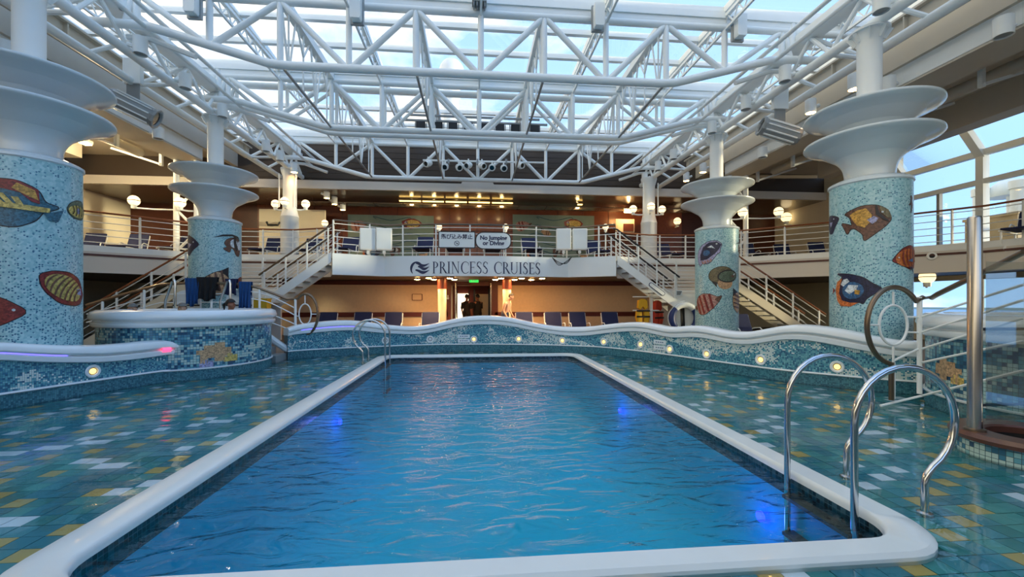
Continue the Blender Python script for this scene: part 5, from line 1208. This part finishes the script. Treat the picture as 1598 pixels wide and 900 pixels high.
def rounded(w, h, r, n=6): return rrect(-w / 2, w / 2, -h / 2, h / 2, r, n)
q = ony(713, 374, 15.45); s1 = thing('warning_sign', 'rectangular sign with Japanese no-diving text hung on the platform railing', 'sign', q, 0, 'signs on the platform railing')
Sx = 15.5 / F
MB().prism(rounded(57 * Sx, 26 * Sx, .03), .0, .03).build('frame', 'dark_metal', s1); MB().prism(rounded(54 * Sx, 23 * Sx, .03), -.012, .0).build('plate', 'sign_white', s1)
textmesh('飛び込み禁止', .19, 'lettering', 'navy_paint', s1, (0, -.016, .1), bold=.004)
b = MB()
rg = [(.085 * math.cos(t), .085 * math.sin(t)) for t in [2 * PI * k / 20 for k in range(20)]]
b.tube([(x, -.016, -.13 + z) for x, z in rg], .009, 6, closed=True); b.beam((-.06, -.016, -.07), (.06, -.016, -.19), .014, .012, (0, 1, 0)); b.beam((-.03, -.016, -.15), (.05, -.016, -.12), .02, .012, (0, 1, 0))
b.build('no_diving_symbol', 'navy_paint', s1)
q = ony(770, 375.5, 15.42); s2 = thing('warning_sign', 'rounded sign reading No Jumping or Diving hung on the platform railing', 'sign', q, 0, 'signs on the platform railing')
MB().prism(rounded(56 * Sx, 27 * Sx, .27), 0, .03).build('frame', 'dark_metal', s2); MB().prism(rounded(53 * Sx, 24 * Sx, .25), -.012, 0).build('plate', 'sign_white', s2)
textmesh('No Jumping\nor Diving', .205, 'lettering', 'navy_paint', s2, (0, -.016, .0), bold=.009)
# white speaker towers on the platform railing
for k, (px, lb) in enumerate(((575, 'first from the left'), (600, 'second from the left'), (879, 'third from the left'), (904, 'fourth from the left'))):
    q = ony(px, 374, 15.75); w = 23 * 15.9 / F; h = 33 * 15.9 / F
    o = thing('speaker_box', 'white box speaker mounted at the platform railing, ' + lb, 'speaker', (q.x, 15.7, q.z - h / 2), (.15 if px < 700 else -.15), 'white box speakers')
    b = MB().box((-w / 2, -.15, .0), (w / 2, .18, h)); ob = b.build('cabinet', 'white_paint', o); m = ob.modifiers.new('round', 'BEVEL'); m.width = .03; m.segments = 2
    MB().box((-w / 2 + .04, -.165, .05), (w / 2 - .04, -.15, h - .05)).build('grille', 'sign_white', o)
    MB().box((-.05, -.05, -.12), (.05, .05, 0)).build('bracket', 'white_paint', o); MB().tube([(0, 0, -.12), (0, .25, -.2)], .03, 6).build('bracket', 'white_paint', o)
MB_c = MB()
o = thing('cable_bundle', 'dark cables hanging below the right speaker boxes', 'cable', ony(880, 408, 15.3))
for dz in (0, .06, .12): MB().tube(rel(smoothpath([ony(862, 402, 15.45), ony(872, 409 + dz * 40, 15.4), ony(884, 411 - dz * 30, 15.4), ony(892, 401, 15.45)], 4), o), .012, 5).build('cable', 'black', o)
# murals on the back wall
for k, (a, c) in enumerate(((543, 677), (800, 927))):
    p0 = ony(a, 395, YB - .06); p1 = ony(c, 337, YB - .06); o = thing('mural', ['teal fish mural on the back wall, left panel', 'teal fish mural on the back wall, right panel'][k], 'mural', ((p0.x + p1.x) / 2, YB - .06, 3.9), 0, 'fish murals')
    hw = (p1.x - p0.x) / 2; hh = p1.z - 3.9
    MB().box((-hw, -.03, -.6), (hw, .0, hh)).build('panel', 'mural_bg', o)
    for j, (fx, fz, kd, L_) in enumerate(((-.75, .75, 'pink_stripe', .9), (-.2, .6, 'bee', .7), (.5, .8, 'butterfly', 1.0), (.1, .15, 'idol', .7), (-.45, .1, 'angel', .9), (.75, .15, 'sergeant', .9))):
        first = None
        for i_, (m_, poly) in enumerate(FISH[kd][:4]):
            pp = [(fx * hw + x * L_ * (-1) ** j, -(.035 + .002 * i_), fz * hh + y * L_ * .8) for x, y in poly]; b = MB(); b.v = pp; b.f = [tuple(range(len(pp)))]
            ob = b.build('painted_fish' if first is None else 'marking', m_, first or o, smooth=False); first = first or ob
    for j in range(5):
        z = hh * (.15 + .19 * j); b = MB().tube(smoothpath([(-hw * .9 + j * .3, -.03, z), (-hw * .4, -.03, z + .12), (0, -.03, z - .08), (hw * .4, -.03, z + .1), (hw * .85 - .2 * j, -.03, z - .02)], 4), .018, 4); b.build('wave_line', 'f_teal', o)
# cream hatch and lit niche beside the white columns
p0 = ony(405, 395, 21.6); p1 = ony(508, 328, 21.6); o = thing('bar_shutter', 'cream shutter panel with handle behind the far left white column', 'shutter', ((p0.x + p1.x) / 2, 21.6, 3.25))
hw = (p1.x - p0.x) / 2; MB().box((-hw, -.05, 0), (hw, .05, p1.z - 3.25)).build('panel', 'cream', o); MB().tube([(-hw * .75, -.12, 2.2), (-hw * .7, -.16, 2.05), (-hw * .4, -.16, 2.05), (-hw * .35, -.12, 2.2)], .05, 8).build('handle', 'dark_metal', o)
p0 = ony(961, 362, 21.8); p1 = ony(990, 342, 21.8); o = thing('lit_board', 'warmly lit cream notice board left of the far right white column', 'board', ((p0.x + p1.x) / 2, 21.8, p0.z))
hw = (p1.x - p0.x) / 2; MB().box((-hw, 0, 0), (hw, .05, p1.z - p0.z)).build('board', 'cream', o); MB().box((-.1, -.03, .05), (hw * .9, 0, .45)).build('dark_picture', 'wood_dark', o)
MB().box((-.2, -.5, p1.z - p0.z + .25), (.2, -.4, p1.z - p0.z + .32)).build('picture_lamp', 'lamp_warm', o); lampobj('picture_beam', 'POINT', 22, (1, .6, .25), (0, -.5, p1.z - p0.z + .1), o, .05)
# small wall signs of the lower level
def plaque(px, py, w, h, label, frame, plate, Y=YL - .05, extra=None):
    q = ony(px, py, Y); s = Y / F; o = thing('wall_plaque', label, 'sign', q)
    pol = rounded(w * s, h * s, .03); MB().prism(pol, -.02, .02).build('frame', frame, o); MB().prism(rounded(w * s * .86, h * s * .84, .02), -.028, -.02).build('plate', plate, o)
    return o
plaque(651, 463.5, 16, 10, 'small framed plaque with arched top on the warm wall', 'maroon', 'wallpaper')
o = plaque(699, 464, 7, 10, 'small dark sign with a white arrow beside the entrance', 'maroon', 'maroon', YL - .1)
MB().prism([(-.02, .1), (.02, .1), (.02, -.02), (.06, -.02), (0, -.1), (-.06, -.02), (-.02, -.02)], -.035, -.028).build('arrow', 'sign_white', o)
q = ony(739.5, 438, 18.3); o = thing('exit_sign', 'green exit sign hanging above the entrance doors', 'sign', q); MB().box((-.2, -.03, -.07), (.2, .03, .07)).build('case', 'exit_green', o)
textmesh('EXIT', .11, 'lettering', 'sign_white', o, (0, -.035, 0)); MB().tube([(0, 0, .07), (0, 0, .4)], .01, 6).build('rod', 'grey_metal', o)
q = ony(1025, 451, 15.165); o = thing('stair_emblem', 'white outlined emblem plate on the right stair stringer', 'sign', q); 
MB().prism(rounded(.72, .16, .07), -.02, .0).move(Matrix.Rotation(math.atan(1.75 / 2.4), 4, 'Y')).build('outline', 'navy_paint', o); MB().prism(rounded(.68, .12, .055), -.028, -.02).move(Matrix.Rotation(math.atan(1.75 / 2.4), 4, 'Y')).build('plate', 'white_paint', o)
for px, py, w, h, lb, fr_ in ((1060, 457, 10, 8, 'small printed notice on the right white bulkhead', 'sign_white'), (1076, 477, 7, 7, 'small dark lifebuoy symbol plate on the right white bulkhead', 'dark_metal')):
    q = ony(px, py, 15.15); s = 15.5 / F; o = thing('notice_plate', lb, 'sign', q); MB().box((-w * s / 2, 0, -h * s / 2), (w * s / 2, .02, h * s / 2)).build('plate', fr_, o)
    if fr_ == 'sign_white':
        for j in range(3): MB().box((-w * s * .4, -.004, h * s * (.25 - .25 * j) - .015), (w * s * (.4 - .1 * j), 0, h * s * (.25 - .25 * j) + .015)).build('text_line', 'dark_metal', o)
    else: MB().tube([(.05 * math.cos(2 * PI * k / 16), -.01, .05 * math.sin(2 * PI * k / 16)) for k in range(16)], .012, 6, closed=True).build('ring_symbol', 'sign_white', o)
# ================================================================== LIFEBUOY AND LIFE JACKETS
q = ony(1068, 496, 15.08); o = thing('lifebuoy', 'blue and white lifebuoy hung on the white bulkhead', 'lifebuoy', q)
R_, r2 = .48, .11
for k in range(4):
    a0 = PI / 4 + k * PI / 2; pts = [(R_ * math.cos(a0 + PI / 2 * j / 10), 0, R_ * math.sin(a0 + PI / 2 * j / 10)) for j in range(11)]
    MB().tube(pts, r2, 12).build('segment', 'cap_white' if k % 2 == 0 else 'buoy_blue', o)
MB().tube([( (R_ + .15) * math.cos(2 * PI * k / 32), -.02 + .03 * math.cos(8 * PI * k / 32), (R_ + .15 - .06 * abs(math.sin(4 * PI * k / 32))) * math.sin(2 * PI * k / 32)) for k in range(32)], .013, 5, closed=True).build('rope', 'cap_white', o)
MB().beam((-.05, .06, R_), (-.02, .06, -R_), .14, .04, (0, 1, 0)).build('strap', 'black', o)
textmesh('SAFETY', .12, 'lettering', 'dark_metal', o, (0, -.115, R_ - .02)) if False else None
q = ony(1012, 492, 15.7); o = thing('jacket_rack', 'white post rack with pegs holding life jackets', 'rack', (q.x + .12, 15.75, .15))
MB().box((-.05, -.05, 0), (.05, .05, 1.75)).build('post', 'white_paint', o)
for z in (1.1, 1.62): MB().tube([(-.75, -.06, z), (.3, -.06, z)], .025, 6).build('peg', 'white_paint', o)
def life_jacket(px, py, Y, m_, label, rz, s):
    q = ony(px, py, Y); o = thing('life_jacket', label, 'life jacket', q, rz, 'life jackets')
    def soft(b, nm, mt): ob = b.build(nm, mt, o); m = ob.modifiers.new('round', 'BEVEL'); m.width = .018; m.segments = 2; return ob
    soft(MB().prism([(-.2, .1), (-.17, .38), (0, .44), (.17, .38), (.2, .1), (.1, .02), (.0, .14), (-.1, .02)], -.1, .06), 'collar', m_)
    soft(MB().prism([(-.24, -.02), (-.05, .0), (-.03, -.48), (-.2, -.48), (-.26, -.3)], -.12, .06), 'front_panel', m_); soft(MB().prism([(.05, .0), (.24, -.02), (.26, -.3), (.2, -.48), (.03, -.48)], -.12, .06), 'front_panel', m_)
    for z in (-.02, -.24): MB().box((-.26, -.135, z - .03), (.26, -.11, z + .03)).build('belt', 'black', o)
    MB().box((-.04, -.15, -.27), (.04, -.13, -.2)).build('buckle', 'black', o)
life_jacket(1002, 484, 15.63, 'jacket_yellow', 'yellow life jacket hanging left of the white rack post', 0, 1)
life_jacket(1025, 486, 15.9, 'jacket_orange', 'orange red life jacket hanging right of the white rack post', .5, 1)
q = ony(404, 478, 14.6); o = thing('yellow_locker', 'yellow box beside the blue towel behind the spa', 'box', (q.x, 14.6, .15)); MB().box((-.25, 0, .9), (.25, .3, 1.5)).build('body', 'yellow_box', o); MB().box((-.27, -.02, 1.5), (.27, .32, 1.55)).build('lid', 'yellow_box', o); MB().box((-.22, .05, 0), (.22, .28, .9)).build('stand', 'grey_metal', o)
# ================================================================== TOWELS on the bronze handrail
def towel(px0, px1, ytop, ybot, m_, label, seed):
    rnd = random.Random(seed); n = 14; mrows = 8; b = MB(); o0 = fq((px0 + px1) / 2, ytop)
    d = (fq(px1, ytop) - fq(px0, ytop)); w = Vector((d.x, d.y, 0)).length; h = (ybot - ytop) * (o0.x * SN + o0.y * CS) / F
    dirx = Vector((d.x, d.y, 0)).normalized(); nr = Vector((dirx.y, -dirx.x, 0))
    ph = rnd.random() * 6
    for side in (0, 1):
        for j in range(mrows + 1):
            t = j / mrows
            for i in range(n + 1):
                s_ = i / n - .5; fold = .035 * math.sin(s_ * 22 + ph + t * 1.5) * (.3 + t)
                hh = h * (1 if side == 0 else .6) * (1 + .06 * math.sin(s_ * 9 + ph))
                q = dirx * (s_ * w * (1 - .12 * math.sin(t * 2.5))) + nr * ((.055 + fold + .02 * t) * (1 if side == 0 else -1)) + Vector((0, 0, .05 - t * hh if j else .055)); b.v.append(tuple(q))
    for side in (0, 1):
        for j in range(mrows):
            for i in range(n):
                k = side * (mrows + 1) * (n + 1) + j * (n + 1) + i; b.f.append((k, k + 1, k + n + 2, k + n + 1))
    for i in range(n): k2 = (mrows + 1) * (n + 1) + i; b.f.append((i, i + 1, k2 + 1, k2))
    ob = b.build('towel', m_); ob.location = o0; m = ob.modifiers.new('thick', 'SOLIDIFY'); m.thickness = .012
    tag(ob, label, 'towel', 'towels on the spa handrail'); return ob
towel(290, 312, 437, 479, 'towel_blue', 'long blue towel hanging on the spa handrail, leftmost', 3)
towel(308, 341, 436, 471, 'cloth_black', 'black garment hanging on the spa handrail next to the left blue towel', 4)
towel(352, 371, 438, 462, 'navy', 'short navy towel hanging in the middle of the spa handrail', 5)
towel(374, 393, 443, 484, 'towel_blue', 'long blue towel hanging at the right end of the spa handrail', 6)
# ================================================================== PEOPLE
def skin_person(loc, rz, label, joints, edges, skin, scale=1, subs=2):
    me = bpy.data.meshes.new('person'); bm = bmesh.new(); sl = bm.verts.layers.skin.verify(); vs_ = {}
    for k, (p_, r_) in joints.items():
        v = bm.verts.new(Vector(p_) * scale); v[sl].radius = ((r_[0] if isinstance(r_, tuple) else r_) * scale, (r_[1] if isinstance(r_, tuple) else r_) * scale); v[sl].use_root = (k == 'hip'); vs_[k] = v
    for a, c in edges: bm.edges.new((vs_[a], vs_[c]))
    bm.to_mesh(me); bm.free(); me.materials.append(M[skin]); o = link('person', me); o.location = loc; o.rotation_euler = (0, 0, rz)
    m = o.modifiers.new('skin', 'SKIN'); m.use_smooth_shade = True; s = o.modifiers.new('sub', 'SUBSURF'); s.levels = subs; s.render_levels = subs
    return tag(o, label, 'person', 'people')
def pose(lean=0, look=0, arms='down', headturn=0, seat=False):
    J = {}; E_ = []
    J['hip'] = ((0, 0, .95), (.15, .11)); J['waist'] = ((0, -.01 - lean * .1, 1.08), (.13, .10)); J['chest'] = ((0, -.02 - lean * .3, 1.3), (.165, .115)); J['neck0'] = ((0, -.0 - lean * .45, 1.46), (.075, .07)); J['neck'] = ((0, -.01 - lean * .55, 1.52), .055)
    hy = -.02 - lean * .62 - look * .06; J['jaw'] = ((headturn * .02, hy - .02, 1.575), (.062, .07)); J['head'] = ((headturn * .02, hy, 1.655 - look * .02), (.08, .095)); J['crown'] = ((0, hy + .015, 1.72 - look * .03), (.06, .07))
    J['nose'] = ((headturn * .05, hy - .105, 1.625 - look * .03), .014)
    E_ += [('hip', 'waist'), ('waist', 'chest'), ('chest', 'neck0'), ('neck0', 'neck'), ('neck', 'jaw'), ('jaw', 'head'), ('head', 'crown'), ('head', 'nose')]
    for s, n in ((-1, 'l'), (1, 'r')):
        J['ear' + n] = ((s * .092, hy + .01, 1.64), .014); E_.append(('head', 'ear' + n))
        J['sh' + n] = ((s * .185, -.02 - lean * .34, 1.39), .062)
        if arms == 'down': el, wr = (s * .235, .0 - lean * .2, 1.1), (s * .235, -.1 - lean * .35, .87)
        else: el, wr = (s * .25, -.08 - lean * .2, 1.12), (s * .12, -.3 - lean * .3, 1.12)
        J['el' + n] = (el, .042); J['wr' + n] = (wr, .028); d = (Vector(wr) - Vector(el)).normalized(); pm = Vector(wr) + d * .07; J['pa' + n] = (tuple(pm), (.036, .018))
        E_ += [('chest', 'sh' + n), ('sh' + n, 'el' + n), ('el' + n, 'wr' + n), ('wr' + n, 'pa' + n)]
        side = Vector((0, 1, 0)) if arms == 'down' else Vector((s, 0, 0))
        for k, L_ in enumerate((.075, .085, .08, .062)):
            a = pm + side * (-.03 + .02 * k) * 1.0 + d * .03; c = a + d * L_ * .55 + Vector((-s * .012, 0, 0)); e = c + d * L_ * .45 + Vector((-s * .025, 0, 0))
            J['f%d%s' % (k, n)] = (tuple(a), .009); J['g%d%s' % (k, n)] = (tuple(c), .0085); J['h%d%s' % (k, n)] = (tuple(e), .0075); E_ += [('pa' + n, 'f%d%s' % (k, n)), ('f%d%s' % (k, n), 'g%d%s' % (k, n)), ('g%d%s' % (k, n), 'h%d%s' % (k, n))]
        a = Vector(wr) + d * .035 - side * .035; c = a + d * .04 - side * .02; J['t' + n] = (tuple(a), .011); J['u' + n] = (tuple(c), .009); E_ += [('wr' + n, 't' + n), ('t' + n, 'u' + n)]
        if not seat: kn, an, toe = (s * .1, -.03, .5), (s * .105, .02, .09), (s * .125, -.15, .03)
        else: kn, an, toe = (s * .13, -.42, .9), (s * .13, -.45, .48), (s * .14, -.6, .44)
        J['th' + n] = ((s * .09, 0 if not seat else -.06, .88), .088); J['kn' + n] = (kn, .058); J['ca' + n] = (tuple(Vector(kn).lerp(Vector(an), .35) + Vector((0, .02, 0))), .055); J['an' + n] = (an, .036); J['to' + n] = (toe, (.04, .025))
        E_ += [('hip', 'th' + n), ('th' + n, 'kn' + n), ('kn' + n, 'ca' + n), ('ca' + n, 'an' + n), ('an' + n, 'to' + n)]
    return J, E_
def hair(o, J, m_, s=1, tail=False):
    h = Vector(J['head'][0]) * s; b = MB(); n, m2 = 14, 7
    for k in range(m2 + 1):
        ph = PI * .62 * k / m2
        for j in range(n):
            t = 2 * PI * j / n; back = max(0, math.sin(t)); r_ = .104 * s
            zz = math.cos(ph) * .125 * s; 
            if back < .2: zz = max(zz, .03 * s)
            b.v.append((h.x + r_ * .93 * math.sin(ph) * math.cos(t), h.y + .008 + r_ * 1.12 * math.sin(ph) * math.sin(t), h.z + .012 + zz))
    for k in range(m2):
        for j in range(n): b.f.append((k * n + j, (k + 1) * n + j, (k + 1) * n + (j + 1) % n, k * n + (j + 1) % n))
    b.build('hair', m_, o)
    if tail: MB().tube([(h.x, h.y + .1, h.z + .04), (h.x, h.y + .16, h.z - .02), (h.x, h.y + .15, h.z - .14)], [.03, .035, .012], 8).build('ponytail', m_, o)
def garment(o, J, names, m_, grow, nm):
    # tube of cloth following a chain of joints, slightly larger than the body
    for ch in names:
        pts = [Vector(J[k][0]) for k in ch]; rs = [(J[k][1][0] if isinstance(J[k][1], tuple) else J[k][1]) * 1.05 + grow for k in ch]
        b = MB().tube(smoothpath(pts, 4), [rs[min(int(i / 4), len(rs) - 1)] + (rs[min(int(i / 4) + 1, len(rs) - 1)] - rs[min(int(i / 4), len(rs) - 1)]) * ((i % 4) / 4) for i in range(4 * (len(pts) - 1) + 1)], 14, cap=False); b.build(nm, m_, o)
def eyes(o, J):
    h = Vector(J['head'][0])
    for s in (-1, 1): MB().ball((h.x + s * .032, h.y - .088, h.z - .005), .009, 8, 6).build('eye', 'black', o)
    MB().box((h.x - .022, h.y - .098, h.z - .075), (h.x + .022, h.y - .085, h.z - .068)).build('mouth', 'f_red', o)
q = ony(788, 492, 16.4); J, E_ = pose(.35, 1, 'down'); man = skin_person((q.x, 16.4, .15), .95, 'bare-chested man with dark hair looking down beside the entrance', J, E_, 'skin_tan')
hair(man, J, 'hair_dark'); eyes(man, J); garment(man, J, [('hip', 'thl', 'knl'), ('hip', 'thr', 'knr')], 'shorts', .02, 'swim_shorts')
for k, (px, py, sk, rz, lb) in enumerate(((728, 468, 'skin_brown', 2.8, 'person in dark clothes standing in the entrance, left one'), (746, 469, 'skin_brown', -2.6, 'person in dark clothes standing in the entrance, right one'))):
    q = ony(px, py, 19.7); J, E_ = pose(.05, 0, 'down' if k == 0 else 'up'); p_ = skin_person((q.x, 19.7, .15), rz, lb, J, E_, sk)
    hair(p_, J, 'hair_dark'); eyes(p_, J); garment(p_, J, [('hip', 'waist', 'chest', 'neck0'), ('shl', 'ell'), ('shr', 'elr')], 'cloth_black', .015, 'shirt'); garment(p_, J, [('hip', 'thl', 'knl', 'anl'), ('hip', 'thr', 'knr', 'anr')], 'cloth_black', .012, 'trousers')
for k, (px, py, hm, rz, lb, tl) in enumerate(((207, 481, 'hair_grey', .4, 'grey-haired bather in the left spa, leftmost', False), (285, 480, 'hair_grey', 0, 'bather low in the left spa below the towels', False), (359, 474, 'hair_dark', 1.6, 'bather with dark ponytail in the left spa', True))):
    Y = (10.6, 10.9, 10.9)[k]; q = ony(px, py, Y); J, E_ = pose(.0, 0, 'up', seat=True); p_ = skin_person((q.x, Y, q.z - 1.66), rz, lb, J, E_, 'skin_brown' if k == 2 else 'skin_tan')
    hair(p_, J, hm, tail=tl); eyes(p_, J); garment(p_, J, [('hip', 'waist')], 'navy', .012, 'swimwear')
# ================================================================== OUTSIDE
b = MB().quad((-900, -900, -14), (900, -900, -14), (900, 900, -14), (-900, 900, -14)); tag(b.build('sea', 'sea', fix=False), 'blue sea far below outside the windows', 'sea', kind='stuff')
o = thing('outer_deck', 'narrow open deck with lockers outside the right windows', 'deck', (19, 8, 2.9)); MB().box((-1.7, -14, 0), (2.0, 14, .2)).build('deck_plate', 'deck', o)
MB().tube([(1.9, -14, 1.2), (1.9, 14, 1.2)], .05, 8).build('outer_rail', 'white_paint', o)
for k in range(14): MB().beam((1.9, -13 + 2 * k, .2), (1.9, -13 + 2 * k, 1.2), .05, .05, (0, 1, 0)).build('outer_post', 'white_paint', o)
for k, (px, lb) in enumerate(((1530, 'white davit post outside the right window, left one'), (1590, 'white davit post outside the right window, right one'))):
    q = onx(px, 330, 19.8); o = thing('davit_post', lb, 'post', (19.8, q.y, 3.1), 0, 'davit posts'); MB().lathe([(.22, 0), (.22, 2.6), (.27, 2.62), (.27, 2.9), (.2, 2.95), (0, 2.95)], 16).build('shaft', 'white_paint', o); MB().lathe([(0, 0), (.35, 0), (.35, .06), (0, .06)], 16).build('base', 'white_paint', o)
q = onx(1560, 345, 19.3); o = thing('deck_locker', 'tan deck locker outside the right window', 'locker', (19.3, q.y, 3.1)); MB().box((-.4, -.8, 0), (.4, .8, 1.55)).build('body', 'tan_box', o); MB().box((-.45, -.85, 1.55), (.45, .85, 1.65)).build('lid', 'tan_box', o)
q = onx(1575, 292, 20.4); o = thing('satellite_dome', 'small pale dome outside the right window', 'dome', (20.4, q.y, 5.6)); MB().lathe([(0, .7), (.3, .62), (.55, .4), (.62, .1), (.6, 0), (0, 0)], 20).build('dome', 'fascia_blue', o); MB().tube([(0, 0, 0), (0, 0, -2.5)], .08, 8).build('mast', 'white_paint', o)
# radar dome seen through the roof
q = ony(705, 112, 46); o = thing('mast_dome', 'white radar dome on a mast seen through the glass roof', 'mast', (q.x, 46, 8.8))
hd = q.z - 8.8
MB().ball((0, 0, hd), 1.35, 24, 14).build('dome', 'cap_white', o); MB().lathe([(.9, 0), (.9, hd - 1.6), (1.0, hd - 1.5), (.6, hd - 1.0)], 20).build('mast', 'white_paint', o); MB().box((.6, -.5, hd - 6), (2.2, .5, hd - 3.2)).build('platform', 'white_paint', o)
o = thing('deckhouse', 'white deckhouse roof behind the hall carrying the radar mast', 'deckhouse', (0, 45, 2.5)); MB().box((-12, -20, -16.5), (12, 10, 6.3)).build('block', 'white_paint', o); MB().box((-12.2, -20.2, 6.1), (12.2, 10.2, 6.25)).build('roof_edge', 'fascia', o)
# fire sensor and vent nozzles on the right fascia
for k, (px, py) in enumerate(((1453, 400), (1574, 388))):
    best = EDGE[26 + k]; q = onplane(px, py, EDGE[25 + k], EDGE[27 + k]); d_ = Vector((EDGE[27 + k][0] - EDGE[25 + k][0], EDGE[27 + k][1] - EDGE[25 + k][1])).normalized()
    n_ = Vector((d_.y, -d_.x)); o = thing('fascia_nozzle', 'round white air nozzle on the right deck fascia, %s' % ('left one' if k == 0 else 'right one'), 'nozzle', (q.x + n_.x * .03, q.y + n_.y * .03, max(2.8, q.z)), math.atan2(n_.y, n_.x), 'fascia air nozzles')
    R = Matrix.Rotation(PI / 2, 4, 'Y'); MB().lathe([(.07, .2), (.12, .2), (.14, .1), (.14, 0), (0, 0)], 16).move(R).build('nozzle', 'white_paint', o); MB().lathe([(0, .15), (.08, .16)], 16).move(R).build('throat', 'black', o, fix=False)
